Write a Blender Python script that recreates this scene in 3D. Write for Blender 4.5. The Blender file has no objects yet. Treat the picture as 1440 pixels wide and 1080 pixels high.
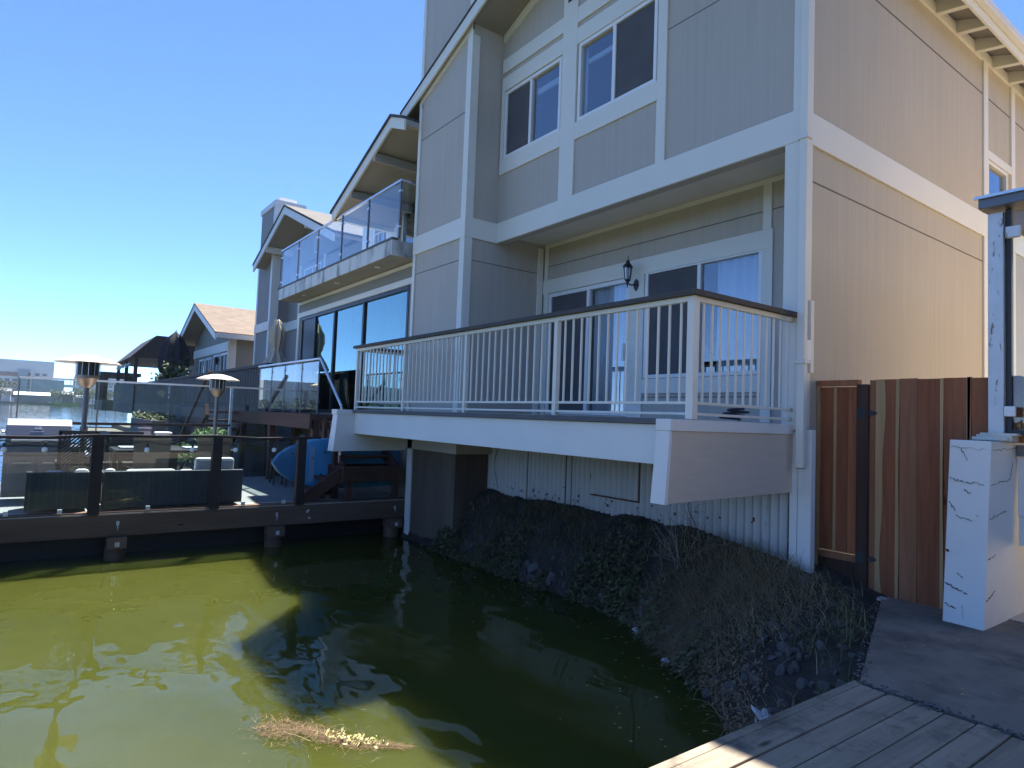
import bpy, bmesh, math, random
from mathutils import Vector, Matrix
R = math.radians
rnd = random.Random(7)
sc = bpy.context.scene
COL = sc.collection
W, D, G = -2.1, -1.47, -1.45            # water, neighbour's dock, path levels (camera eye is z = 0)

# ------------------------------------------------------------------ materials
def newmat(name):
    m = bpy.data.materials.new(name); m.use_nodes = True
    nt = m.node_tree; nt.nodes.clear()
    out = nt.nodes.new('ShaderNodeOutputMaterial')
    return m, nt, out
def N(nt, t, **kw):
    n = nt.nodes.new(t)
    for k, v in kw.items():
        if k in n.inputs: n.inputs[k].default_value = v
        else: setattr(n, k, v)
    return n
def L(nt, a, b): nt.links.new(a, b)
def c4(c): return (c[0], c[1], c[2], 1)
def mul(c, f): return (min(c[0]*f, 1), min(c[1]*f, 1), min(c[2]*f, 1))

def coords(nt, scale=(1, 1, 1)):
    tc = N(nt, 'ShaderNodeTexCoord'); mp = N(nt, 'ShaderNodeMapping')
    mp.inputs['Scale'].default_value = scale
    L(nt, tc.outputs['Object'], mp.inputs['Vector'])
    return mp.outputs['Vector']
def noise(nt, vec, scale, detail=6, rough=.55):
    n = N(nt, 'ShaderNodeTexNoise'); n.inputs['Scale'].default_value = scale
    n.inputs['Detail'].default_value = detail; n.inputs['Roughness'].default_value = rough
    L(nt, vec, n.inputs['Vector']); return n.outputs['Fac']
def ramp(nt, fac, stops):
    r = N(nt, 'ShaderNodeValToRGB'); el = r.color_ramp.elements
    while len(el) < len(stops): el.new(.5)
    for e, (p, c) in zip(el, stops): e.position = p; e.color = c4(c)
    L(nt, fac, r.inputs['Fac']); return r.outputs['Color']
def mixc(nt, fac, a, b, mode='MIX'):
    n = N(nt, 'ShaderNodeMix', data_type='RGBA', blend_type=mode)
    for s, v in ((0, fac), (6, a), (7, b)):
        if hasattr(v, 'is_linked') or hasattr(v, 'links'): L(nt, v, n.inputs[s])
        else: n.inputs[s].default_value = v if s == 0 else c4(v)
    return n.outputs[2]
def bumpn(nt, h, strength, dist=.01):
    b = N(nt, 'ShaderNodeBump'); b.inputs['Strength'].default_value = strength
    b.inputs['Distance'].default_value = dist
    L(nt, h, b.inputs['Height']); return b.outputs['Normal']

def M(name, col, rough=.6, var=.12, vs=2.5, stretch=(1, 1, 1), bump=0, bs=60, bstretch=(1, 1, 1), metal=0,
      spec=.5, dirt=None, dirt_lo=.62, dirt_hi=.75, dirt_s=1.5, dirt_st=(1, 1, .25), island=0, coat=0):
    m, nt, out = newmat(name)
    p = N(nt, 'ShaderNodeBsdfPrincipled')
    v = coords(nt, stretch)
    c = ramp(nt, noise(nt, v, vs), [(.25, mul(col, 1 - var)), (.75, mul(col, 1 + var))])
    if island:
        g = N(nt, 'ShaderNodeNewGeometry')
        hr = N(nt, 'ShaderNodeMapRange')
        hr.inputs['To Min'].default_value = 1 - island; hr.inputs['To Max'].default_value = 1 + island
        L(nt, g.outputs['Random Per Island'], hr.inputs['Value'])
        h = N(nt, 'ShaderNodeHueSaturation'); L(nt, hr.outputs['Result'], h.inputs['Value']); L(nt, c, h.inputs['Color'])
        c = h.outputs['Color']
    if dirt:
        f = ramp(nt, noise(nt, coords(nt, dirt_st), dirt_s, 9, .65), [(dirt_lo, (0, 0, 0)), (dirt_hi, (1, 1, 1))])
        c = mixc(nt, f, c, dirt)
    L(nt, c, p.inputs['Base Color'])
    p.inputs['Roughness'].default_value = rough; p.inputs['Metallic'].default_value = metal
    p.inputs['Specular IOR Level'].default_value = spec; p.inputs['Coat Weight'].default_value = coat
    if bump: L(nt, bumpn(nt, noise(nt, coords(nt, bstretch), bs, 5), bump), p.inputs['Normal'])
    L(nt, p.outputs[0], out.inputs[0]); return m

def siding(name, col, axis, groove=.2, depth=.35, gcol=.9, gw=.012, dirt=None):
    """grooved plywood siding: vertical grooves by bump, faint weathering and patchy paint"""
    m, nt, out = newmat(name)
    p = N(nt, 'ShaderNodeBsdfPrincipled'); p.inputs['Roughness'].default_value = .7
    big = noise(nt, coords(nt, (1, 1, 1)), .8, 4)
    c = ramp(nt, big, [(.25, mul(col, .90)), (.75, mul(col, 1.07))])
    st = noise(nt, coords(nt, (14, 14, .35)), 1.2, 5)
    c = mixc(nt, .5, c, ramp(nt, st, [(.3, mul(col, .86)), (.7, mul(col, 1.07))]))
    tc = N(nt, 'ShaderNodeTexCoord'); sx = N(nt, 'ShaderNodeSeparateXYZ'); L(nt, tc.outputs['Object'], sx.inputs[0])
    a = N(nt, 'ShaderNodeMath', operation='PINGPONG'); L(nt, sx.outputs['X' if axis == 'x' else 'Y'], a.inputs[0]); a.inputs[1].default_value = groove/2
    g = N(nt, 'ShaderNodeMapRange'); g.inputs['From Max'].default_value = gw; L(nt, a.outputs[0], g.inputs['Value'])
    fine = noise(nt, coords(nt, (60, 60, 3)), 2.0, 4)
    add = N(nt, 'ShaderNodeMath', operation='MULTIPLY_ADD'); L(nt, fine, add.inputs[0]); add.inputs[1].default_value = .16; L(nt, g.outputs[0], add.inputs[2])
    L(nt, bumpn(nt, add.outputs[0], depth, .006), p.inputs['Normal'])
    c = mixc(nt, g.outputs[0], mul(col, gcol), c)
    if dirt: c = mixc(nt, ramp(nt, noise(nt, coords(nt, (2.5, 1, .6)), 2.4, 9, .65), [(.61, (0, 0, 0)), (.80, (1, 1, 1))]), c, dirt)
    L(nt, c, p.inputs['Base Color']); L(nt, p.outputs[0], out.inputs[0]); return m

def glass(name, tint=(.9, .95, .95), ior=1.5, rough=.0, extra=0, film=None, film_amt=0, wav=0, mir=(1, 1, 1)):
    m, nt, out = newmat(name)
    t = N(nt, 'ShaderNodeBsdfTransparent'); t.inputs[0].default_value = c4(tint)
    g = N(nt, 'ShaderNodeBsdfGlossy'); g.inputs['Roughness'].default_value = rough; g.inputs['Color'].default_value = c4(mir)
    f = N(nt, 'ShaderNodeFresnel'); f.inputs['IOR'].default_value = ior
    fac = f.outputs[0]
    # same Fresnel whether the face is seen from front or back
    gi = N(nt, 'ShaderNodeNewGeometry'); iv = N(nt, 'ShaderNodeMath', operation='MULTIPLY_ADD')
    L(nt, gi.outputs['Backfacing'], iv.inputs[0]); iv.inputs[1].default_value = 1/ior - ior; iv.inputs[2].default_value = ior
    L(nt, iv.outputs[0], f.inputs['IOR'])
    if extra:
        ad = N(nt, 'ShaderNodeMath', operation='ADD', use_clamp=True); L(nt, fac, ad.inputs[0]); ad.inputs[1].default_value = extra; fac = ad.outputs[0]
    if wav:
        L(nt, bumpn(nt, noise(nt, coords(nt, (1, 1, 1)), 1.3, 2), wav, .02), g.inputs['Normal'])
    mx = N(nt, 'ShaderNodeMixShader'); L(nt, fac, mx.inputs[0]); L(nt, t.outputs[0], mx.inputs[1]); L(nt, g.outputs[0], mx.inputs[2])
    res = mx.outputs[0]
    if film:
        d = N(nt, 'ShaderNodeBsdfDiffuse'); d.inputs[0].default_value = c4(film)
        m2 = N(nt, 'ShaderNodeMixShader'); m2.inputs[0].default_value = film_amt
        L(nt, res, m2.inputs[1]); L(nt, d.outputs[0], m2.inputs[2]); res = m2.outputs[0]
    L(nt, res, out.inputs[0]); return m

def wood(name, dark, light, axis='z', rough=.75, grain=1.0, knots=True, island=.18, dirt=None, bump=.25):
    m, nt, out = newmat(name)
    p = N(nt, 'ShaderNodeBsdfPrincipled'); p.inputs['Roughness'].default_value = rough; p.inputs['Specular IOR Level'].default_value = .25
    s = {'x': (.7, 14, 14), 'y': (14, .7, 14), 'z': (14, 14, .7)}[axis]
    s2 = {'x': (.25, 2, 2), 'y': (2, .25, 2), 'z': (2, 2, .25)}[axis]
    g = N(nt, 'ShaderNodeNewGeometry')
    off = N(nt, 'ShaderNodeVectorMath', operation='SCALE'); off.inputs[0].default_value = (13, 7, 5); L(nt, g.outputs['Random Per Island'], off.inputs['Scale'])
    def shifted(scale):
        v = coords(nt, scale); a = N(nt, 'ShaderNodeVectorMath', operation='ADD'); L(nt, v, a.inputs[0]); L(nt, off.outputs[0], a.inputs[1]); return a.outputs[0]
    f1 = noise(nt, shifted(s), 2.2*grain, 8, .6)
    c = ramp(nt, f1, [(.25, dark), (.75, light)])
    f2 = noise(nt, shifted(s2), 1.6, 4)
    c = mixc(nt, .45, c, ramp(nt, f2, [(.3, mul(dark, .8)), (.7, mul(light, 1.15))]))
    hr = N(nt, 'ShaderNodeMapRange'); hr.inputs['To Min'].default_value = 1-island; hr.inputs['To Max'].default_value = 1+island
    L(nt, g.outputs['Random Per Island'], hr.inputs['Value'])
    h = N(nt, 'ShaderNodeHueSaturation'); L(nt, hr.outputs['Result'], h.inputs['Value']); L(nt, c, h.inputs['Color']); c = h.outputs['Color']
    if knots:
        vo = N(nt, 'ShaderNodeTexVoronoi'); vo.inputs['Scale'].default_value = 1.7
        L(nt, shifted({'x': (.9, 3, 3), 'y': (3, .9, 3), 'z': (3, 3, .9)}[axis]), vo.inputs['Vector'])
        k = ramp(nt, vo.outputs['Distance'], [(.03, (1, 1, 1)), (.10, (0, 0, 0))])
        c = mixc(nt, k, c, mul(dark, .4))
    if dirt:
        f = ramp(nt, noise(nt, coords(nt), 3.2, 9, .7), [(.5, (0, 0, 0)), (.68, (1, 1, 1))]); c = mixc(nt, f, c, dirt)
    L(nt, c, p.inputs['Base Color'])
    L(nt, bumpn(nt, f1, bump, .004), p.inputs['Normal'])
    L(nt, p.outputs[0], out.inputs[0]); return m

TAUPE = (.48, .43, .372); CREAM = (.74, .715, .64)
MT = {}
MT['siding_x'] = siding('front_siding', TAUPE, 'x', .2, .03, .985)
MT['siding_y'] = siding('side_siding', (.49, .43, .345), 'y', .2, .14, .965)
MT['siding_far'] = siding('grey_siding', (.27, .25, .235), 'x', .3, .3)
MT['siding_grey'] = siding('green_grey_siding', (.25, .24, .21), 'x', .3, .3)
MT['trim'] = M('cream_trim_paint', CREAM, .5, .04, 1.2, bump=.08, bs=25, bstretch=(1, 1, 1))
MT['trim_b'] = M('bright_trim_paint', (.72, .70, .66), .5, .05, 1.2, dirt=(.35, .33, .3), dirt_lo=.66, dirt_hi=.9)
MT['soffit_dark'] = M('taupe_soffit_paint', (.27, .245, .215), .7, .06, 2)
MT['porch_paint'] = M('porch_ceiling_paint', (.74, .69, .61), .7, .06, 2)
MT['soffit'] = M('soffit_paint', (.36, .335, .30), .7, .06, 2)
MT['seam'] = M('seam_dark', (.16, .14, .125), .8, .1)  # dark tone of the thin strips along the sheet joints
MT['vinyl'] = M('white_vinyl', (.80, .80, .80), .35, .02, 2)
MT['win'] = glass('window_glass', (.84, .89, .92), 1.55, .0, .08, wav=.02)
MT['slide'] = glass('tinted_door_glass', (.30, .50, .54), 1.55, .0, .22, wav=.03, mir=(.72, .95, .90))
MT['rail_glass'] = glass('railing_glass', (.92, .965, .96), 1.5, .0, 0)
MT['dock_glass'] = glass('dock_glass', (.70, .77, .81), 1.5, .0, 0, film=(.12, .17, .24), film_amt=.03)
MT['screen'] = M('insect_screen', (.085, .082, .088), .8, .15, 3)
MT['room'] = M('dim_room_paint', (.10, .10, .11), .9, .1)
MT['curtain'] = M('sheer_curtain', (.80, .82, .86), .85, .08, 1.5, stretch=(10, 10, .2))
MT['blind'] = M('pale_blind', (.55, .6, .66), .7, .05)
MT['cap'] = wood('grey_cap_wood', (.055, .048, .044), (.10, .09, .085), 'x', .7, knots=False)
MT['deckfl'] = M('grey_deck_coating', (.10, .10, .105), .7, .15, 4)
MT['deck_pale'] = M('pale_deck_coating', (.58, .55, .49), .7, .1, 4)  # floor made pale to bounce light up into the porch
MT['panel_paint'] = M('taupe_panel_paint', (.60, .50, .41), .6, .05, 3, stretch=(1, 1, 9), bump=.2, bs=9, bstretch=(1, 2, 14), dirt=(.40, .34, .28), dirt_lo=.7, dirt_hi=.9, dirt_st=(1, 1, 9))
MT['white_paint'] = M('white_paint', (.74, .73, .71), .5, .05, 1.3, dirt=(.42, .38, .33), dirt_lo=.72, dirt_hi=.95, bump=.08, bs=9, bstretch=(1, 4, 14))
MT['corr'] = siding('white_corrugated_steel', (.56, .56, .55), 'x', .095, .1, .55, .03, (.15, .115, .085))  # dark rib lines put shade into the colour; brown blotches are real dirt
MT['rust'] = M('rust', (.10, .045, .025), .9, .3, 8)
MT['shing'] = None
MT['black_metal'] = M('black_metal', (.018, .018, .02), .42, .2, 8)
MT['steel'] = M('brushed_steel', (.62, .62, .62), .32, .08, 6, metal=1)
MT['dark_steel'] = M('dark_steel', (.16, .165, .175), .4, .1, 6, metal=.6)
MT['darkwood'] = wood('dark_stained_wood', (.020, .016, .015), (.05, .042, .04), 'z', .65, knots=False)
MT['beamwood'] = wood('dark_beam_wood', (.075, .048, .034), (.17, .115, .085), 'y', .8)
MT['stairwood'] = wood('brown_stair_wood', (.045, .026, .02), (.11, .06, .045), 'x', .75, knots=False)
MT['red'] = wood('redwood_boards', (.19, .060, .026), (.42, .155, .072), 'z', .75, 1.0, island=.12)
MT['brownb'] = wood('brown_boards', (.23, .088, .042), (.46, .205, .105), 'z', .75, 1.0, island=.12)
MT['sap'] = wood('sapwood', (.36, .215, .10), (.54, .35, .18), 'z', .75, 1.0, knots=False, island=.08)
MT['postw'] = wood('dark_post_wood', (.045, .025, .018), (.11, .062, .042), 'z', .8)
MT['dockwood'] = wood('weathered_grey_planks', (.165, .132, .095), (.38, .315, .235), 'y', .85, 1.2, True, .14, dirt=(.085, .075, .062))
MT['conc'] = M('worn_concrete', (.21, .18, .145), .9, .22, 1.6, bump=.5, bs=70, dirt=(.085, .075, .065), dirt_lo=.44, dirt_hi=.66, dirt_s=2.2, dirt_st=(1, 1, 1))
MT['wallconc'] = M('grey_concrete_wall', (.20, .21, .22), .9, .2, 1.2)
MT['planter_grey'] = M('grey_planter', (.085, .095, .11), .9, .2, 1.2)
MT['mortar'] = M('pale_mortar', (.40, .39, .38), .9, .3, 12, bump=.6, bs=30)
MT['pillar'] = M('white_stucco', (.72, .72, .70), .65, .05, 2.5, bump=.25, bs=26, dirt=(.40, .38, .35), dirt_lo=.70, dirt_hi=.86, dirt_s=3, dirt_st=(1, 1, .7))
MT['crack'] = M('crack_dirt', (.10, .088, .075), .9, .3, 9)
MT['galv'] = M('galvanised_peeling', (.60, .62, .63), .45, .1, 5, metal=.25, dirt=(.17, .12, .09), dirt_lo=.57, dirt_hi=.62, dirt_s=11, dirt_st=(2, 2, .45))
MT['brick_cap'] = M('pale_stone_cap', (.62, .58, .50), .8, .15, 8, bump=.3)
MT['plastic_w'] = M('white_plastic', (.78, .78, .77), .4, .02)
MT['soil'] = M('dark_soil', (.030, .025, .021), .95, .55, 5, bump=1, bs=22, dirt=(.075, .066, .055), dirt_lo=.55, dirt_hi=.75, dirt_s=5, dirt_st=(1, 1, 1))
MT['rock'] = M('riprap_rock', (.11, .105, .10), .9, .5, 9, bump=.8, bs=30, island=.3)
MT['litter'] = M('crumpled_white_foil', (.66, .68, .70), .35, .3, 14, bump=.9, bs=18)
MT['wicker'] = M('black_wicker', (.028, .026, .026), .55, .4, 40, bump=.8, bs=80)
MT['wickerback'] = M('ribbed_wicker', (.11, .112, .115), .6, .5, 9, stretch=(1, 8, .15), bump=.6, bs=14, bstretch=(1, 6, .1))
MT['cush'] = M('white_cushion', (.80, .78, .73), .85, .05, 3, bump=.15, bs=12)
MT['grillm'] = M('grill_stainless', (.20, .21, .25), .45, .08, 4, stretch=(1, 1, 8), metal=.5)
MT['grillbody'] = M('grey_grill_doors', (.22, .23, .24), .45, .08, 4, metal=.4)
MT['bulb'] = M('milky_bulb', (.9, .9, .88), .2, .02)
MT['umb'] = M('beige_canvas', (.50, .43, .33), .9, .1, 5, stretch=(4, 4, .6))
MT['umbd'] = M('navy_canvas', (.018, .018, .028), .9, .2, 5)
MT['sup'] = M('blue_board', (.07, .34, .62), .35, .12, 1.6, stretch=(1, 1, 1))
MT['sup_stripe'] = M('light_blue_stripe', (.22, .38, .56), .4, .05)
MT['supw'] = M('white_board_edge', (.7, .72, .74), .4, .05)
MT['lawn'] = M('lawn_green', (.10, .20, .03), .95, .4, 12, bump=.6, bs=60)
MT['land'] = M('bare_ground', (.12, .11, .09), .95, .3, 3)
MT['orange'] = M('orange_plastic', (.55, .10, .04), .4, .08)
MT['cabin'] = M('green_grey_boards', (.09, .10, .085), .8, .2, 3)
def leafm(name, cols, rough=.65, trans=True):
    m, nt, out = newmat(name)
    p = N(nt, 'ShaderNodeBsdfPrincipled'); p.inputs['Roughness'].default_value = rough; p.inputs['Specular IOR Level'].default_value = .3
    g = N(nt, 'ShaderNodeNewGeometry')
    n = len(cols)
    c = ramp(nt, g.outputs['Random Per Island'], [(i/max(n-1, 1), cc) for i, cc in enumerate(cols)])
    L(nt, c, p.inputs['Base Color']); L(nt, p.outputs[0], out.inputs[0]); return m
MT['weed'] = leafm('bank_weed', [(.07, .085, .03), (.12, .12, .05), (.15, .135, .065), (.08, .085, .035)])
MT['ivy'] = leafm('bank_ivy', [(.05, .062, .024), (.09, .11, .042), (.10, .085, .045), (.045, .05, .024), (.13, .13, .06), (.12, .09, .055)])
MT['dry'] = leafm('dry_grass', [(.32, .235, .125), (.46, .36, .21), (.22, .17, .10), (.38, .30, .19)])
MT['rdry'] = leafm('reddish_dry_weed', [(.19, .10, .06), (.26, .15, .085), (.15, .11, .065)])
MT['debris_b'] = leafm('brown_root_mat', [(.085, .042, .016), (.15, .085, .034), (.055, .03, .014), (.11, .065, .028), (.22, .15, .07)])
MT['debris_y'] = leafm('yellow_leaf_scraps', [(.52, .44, .12), (.60, .55, .30), (.44, .36, .10)])
MT['tree'] = leafm('tree_leaves', [(.035, .055, .02), (.06, .085, .03), (.085, .10, .04), (.045, .065, .03)])
MT['tree2'] = leafm('olive_leaves', [(.07, .075, .04), (.10, .10, .055), (.055, .065, .035)])
MT['bush'] = leafm('bright_bush_leaves', [(.09, .17, .03), (.14, .24, .05), (.07, .13, .025)])
MT['bark'] = M('bark', (.07, .05, .035), .9, .3, 6)

def shingle(name, cols, axis='y'):
    m, nt, out = newmat(name)
    p = N(nt, 'ShaderNodeBsdfPrincipled'); p.inputs['Roughness'].default_value = .9
    b = N(nt, 'ShaderNodeTexBrick'); b.offset = .5
    tc = N(nt, 'ShaderNodeTexCoord'); s = N(nt, 'ShaderNodeSeparateXYZ'); L(nt, tc.outputs['Object'], s.inputs[0])
    cb = N(nt, 'ShaderNodeCombineXYZ'); L(nt, s.outputs['Y'], cb.inputs[0]); L(nt, s.outputs['X'], cb.inputs[1])
    L(nt, cb.outputs[0], b.inputs['Vector'])
    b.inputs['Scale'].default_value = 1; b.inputs['Brick Width'].default_value = .32; b.inputs['Row Height'].default_value = .14
    b.inputs['Mortar Size'].default_value = .008; b.inputs['Color1'].default_value = c4(cols[0]); b.inputs['Color2'].default_value = c4(cols[1]); b.inputs['Mortar'].default_value = c4(mul(cols[0], .4))
    c = mixc(nt, .35, b.outputs['Color'], ramp(nt, noise(nt, coords(nt), 3, 6), [(.3, mul(cols[0], .6)), (.7, mul(cols[1], 1.2))]))
    L(nt, c, p.inputs['Base Color']); L(nt, bumpn(nt, b.outputs['Fac'], -.5, .02), p.inputs['Normal'])
    L(nt, p.outputs[0], out.inputs[0]); return m
MT['shing'] = shingle('brown_shingles', [(.12, .085, .06), (.185, .135, .10)])
MT['shing_d'] = shingle('dark_shingles', [(.055, .048, .045), (.10, .088, .08)])

def water_mat():
    m, nt, out = newmat('green_lagoon_water')
    p = N(nt, 'ShaderNodeBsdfPrincipled')
    murk = noise(nt, coords(nt, (1, 1, 1)), .55, 4)
    c = ramp(nt, murk, [(.3, (.037, .044, .008)), (.7, (.049, .055, .012))])
    tc = N(nt, 'ShaderNodeTexCoord'); sx = N(nt, 'ShaderNodeSeparateXYZ'); L(nt, tc.outputs['Object'], sx.inputs[0])
    far = N(nt, 'ShaderNodeMapRange'); far.inputs['From Min'].default_value = -14; far.inputs['From Max'].default_value = -30
    L(nt, sx.outputs['X'], far.inputs['Value'])
    c = mixc(nt, far.outputs[0], c, (.010, .030, .034))
    L(nt, c, p.inputs['Base Color'])
    p.inputs['Roughness'].default_value = .015; p.inputs['IOR'].default_value = 1.333
    p.subsurface_method = 'BURLEY'
    p.inputs['Subsurface Weight'].default_value = .85
    p.inputs['Subsurface Radius'].default_value = (.55, .6, .3); p.inputs['Subsurface Scale'].default_value = 1.0
    a = noise(nt, coords(nt, (.5, 1.0, 1)), 1.15, 1, .4)
    b = noise(nt, coords(nt, (.8, 1.3, 1)), 3.4, 1, .4)
    # patches of calm and ruffled water
    pm = ramp(nt, noise(nt, coords(nt, (.4, .5, 1)), .8, 2), [(.4, (.15, .15, .15)), (.62, (1, 1, 1))])
    mu = N(nt, 'ShaderNodeMath', operation='MULTIPLY'); L(nt, b, mu.inputs[0]); L(nt, pm, mu.inputs[1])
    ad = N(nt, 'ShaderNodeMath', operation='MULTIPLY_ADD'); L(nt, mu.outputs[0], ad.inputs[0]); ad.inputs[1].default_value = .28; L(nt, a, ad.inputs[2])
    L(nt, bumpn(nt, ad.outputs[0], 1.0, .05), p.inputs['Normal'])
    L(nt, p.outputs[0], out.inputs[0]); return m
MT['water'] = water_mat()

# ------------------------------------------------------------------ mesh builder
class MB:
    def __init__(s): s.v = []; s.f = []; s.sm = []
    def add(s, vs, fs, smooth=False):
        o = len(s.v); s.v += [tuple(v) for v in vs]
        for f in fs: s.f.append(tuple(i+o for i in f)); s.sm.append(smooth)
        return s
    def box(s, x0, x1, y0, y1, z0, z1):
        v = [(x0, y0, z0), (x1, y0, z0), (x1, y1, z0), (x0, y1, z0), (x0, y0, z1), (x1, y0, z1), (x1, y1, z1), (x0, y1, z1)]
        return s.add(v, [(3, 2, 1, 0), (4, 5, 6, 7), (0, 1, 5, 4), (1, 2, 6, 5), (2, 3, 7, 6), (3, 0, 4, 7)])
    def hexa(s, b, t):     # bottom quad and top quad, both counter-clockwise from above
        return s.add(list(b)+list(t), [(3, 2, 1, 0), (4, 5, 6, 7), (0, 1, 5, 4), (1, 2, 6, 5), (2, 3, 7, 6), (3, 0, 4, 7)])
    def prism(s, poly, axis, a, b):
        n = len(poly)
        def P(p, t): return {'y': (p[0], t, p[1]), 'x': (t, p[0], p[1]), 'z': (p[0], p[1], t)}[axis]
        v = [P(p, a) for p in poly]+[P(p, b) for p in poly]
        return s.add(v, [tuple(range(n-1, -1, -1)), tuple(range(n, 2*n))]+[(i, (i+1) % n, (i+1) % n+n, i+n) for i in range(n)])
    def beam(s, p0, p1, w, h, up=(0, 0, 1)):
        p0 = Vector(p0); p1 = Vector(p1); d = (p1-p0).normalized(); up = Vector(up)
        sd = d.cross(up)
        if sd.length < 1e-4: sd = d.cross(Vector((0, 1, 0)))
        sd.normalize(); u = sd.cross(d).normalized(); sd *= w/2; u *= h/2
        v = [p0-sd-u, p0+sd-u, p0+sd+u, p0-sd+u, p1-sd-u, p1+sd-u, p1+sd+u, p1-sd+u]
        return s.add(v, [(3, 2, 1, 0), (4, 5, 6, 7), (0, 1, 5, 4), (1, 2, 6, 5), (2, 3, 7, 6), (3, 0, 4, 7)])
    def tube(s, pts, r, n=8, r1=None):
        pts = [Vector(p) for p in pts]; rings = []
        for i, p in enumerate(pts):
            d = (pts[min(i+1, len(pts)-1)]-pts[max(i-1, 0)]).normalized()
            a = d.cross(Vector((0, 0, 1)))
            if a.length < 1e-3: a = d.cross(Vector((0, 1, 0)))
            a.normalize(); b = d.cross(a)
            rr = r if r1 is None else r+(r1-r)*i/(len(pts)-1)
            rings.append([p+(a*math.cos(t*2*math.pi/n)+b*math.sin(t*2*math.pi/n))*rr for t in range(n)])
        v = [q for g in rings for q in g]; f = []
        for i in range(len(pts)-1):
            for t in range(n): f.append((i*n+t, i*n+(t+1) % n, (i+1)*n+(t+1) % n, (i+1)*n+t))
        f += [tuple(range(n-1, -1, -1)), tuple((len(pts)-1)*n+t for t in range(n))]
        return s.add(v, f, True)
    def lathe(s, prof, c, n=24, fold=None):
        v = []; f = []
        for k, (r, z) in enumerate(prof):
            for t in range(n):
                a = t*2*math.pi/n; rr = r*(fold(a, k) if fold else 1)
                v.append((c[0]+rr*math.cos(a), c[1]+rr*math.sin(a), c[2]+z))
        for k in range(len(prof)-1):
            for t in range(n): f.append((k*n+t, k*n+(t+1) % n, (k+1)*n+(t+1) % n, (k+1)*n+t))
        f += [tuple(range(n-1, -1, -1)), tuple((len(prof)-1)*n+t for t in range(n))]
        return s.add(v, f, True)
    def build(s, name, mat, parent=None, loc=(0, 0, 0), bevel=0):
        """vertices are given in world space; loc is the origin of a parentless object"""
        o0 = Vector(parent['_w']) if parent is not None else Vector(loc)
        me = bpy.data.meshes.new(name)
        me.from_pydata([tuple(Vector(v)-o0) for v in s.v], [], s.f); me.update()
        for p, sm in zip(me.polygons, s.sm): p.use_smooth = sm
        if any(s.sm):
            try: me.set_sharp_from_angle(angle=R(40))
            except Exception: pass
        if mat: me.materials.append(MT[mat] if isinstance(mat, str) else mat)
        o = bpy.data.objects.new(name, me); COL.objects.link(o)
        if parent is not None: o.parent = parent
        else: o.location = loc
        o['_w'] = tuple(o0)
        if bevel:
            b = o.modifiers.new('bevel', 'BEVEL'); b.width = bevel; b.segments = 2; b.limit_method = 'ANGLE'; b.angle_limit = R(50)
        return o
def B(*a): return MB().box(*a)
def tag(o, label, cat, group=None):
    o['label'] = label; o['category'] = cat
    if group: o['group'] = group
    return o
def thing(name, label, cat, loc=(0, 0, 0), group=None):
    o = bpy.data.objects.new(name, None); COL.objects.link(o); o.location = loc; o['_w'] = tuple(loc)
    o.empty_display_size = .2
    return tag(o, label, cat, group)
def structure(o, kind='structure'): o['kind'] = kind; return o
def copy_tree(o, parent=None):
    c = o.copy(); COL.objects.link(c)
    if parent is not None: c.parent = parent
    for ch in list(o.children): copy_tree(ch, c)
    return c

# ------------------------------------------------------------------ wall helper: rectangle minus openings
def wall_cells(u0, u1, z0, z1, holes):
    us = sorted({u0, u1, *[h[i] for h in holes for i in (0, 1)]}); zs = sorted({z0, z1, *[h[i] for h in holes for i in (2, 3)]})
    out = []
    for a, b in zip(us, us[1:]):
        run = None
        for c, d in zip(zs, zs[1:]):
            mu, mz = (a+b)/2, (c+d)/2
            solid = not any(h[0] < mu < h[1] and h[2] < mz < h[3] for h in holes)
            if solid: run = (run[0], d) if run else (c, d)
            elif run: out.append((a, b)+run); run = None
        if run: out.append((a, b)+run)
    return out
def wall(mb, axis, u0, u1, z0, z1, f, t, holes=()):
    for a, b, c, d in wall_cells(u0, u1, z0, z1, list(holes)):
        if axis == 'y': mb.box(a, b, f, f+t, c, d)
        else: mb.box(f-t, f, a, b, c, d)
    return mb

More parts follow.
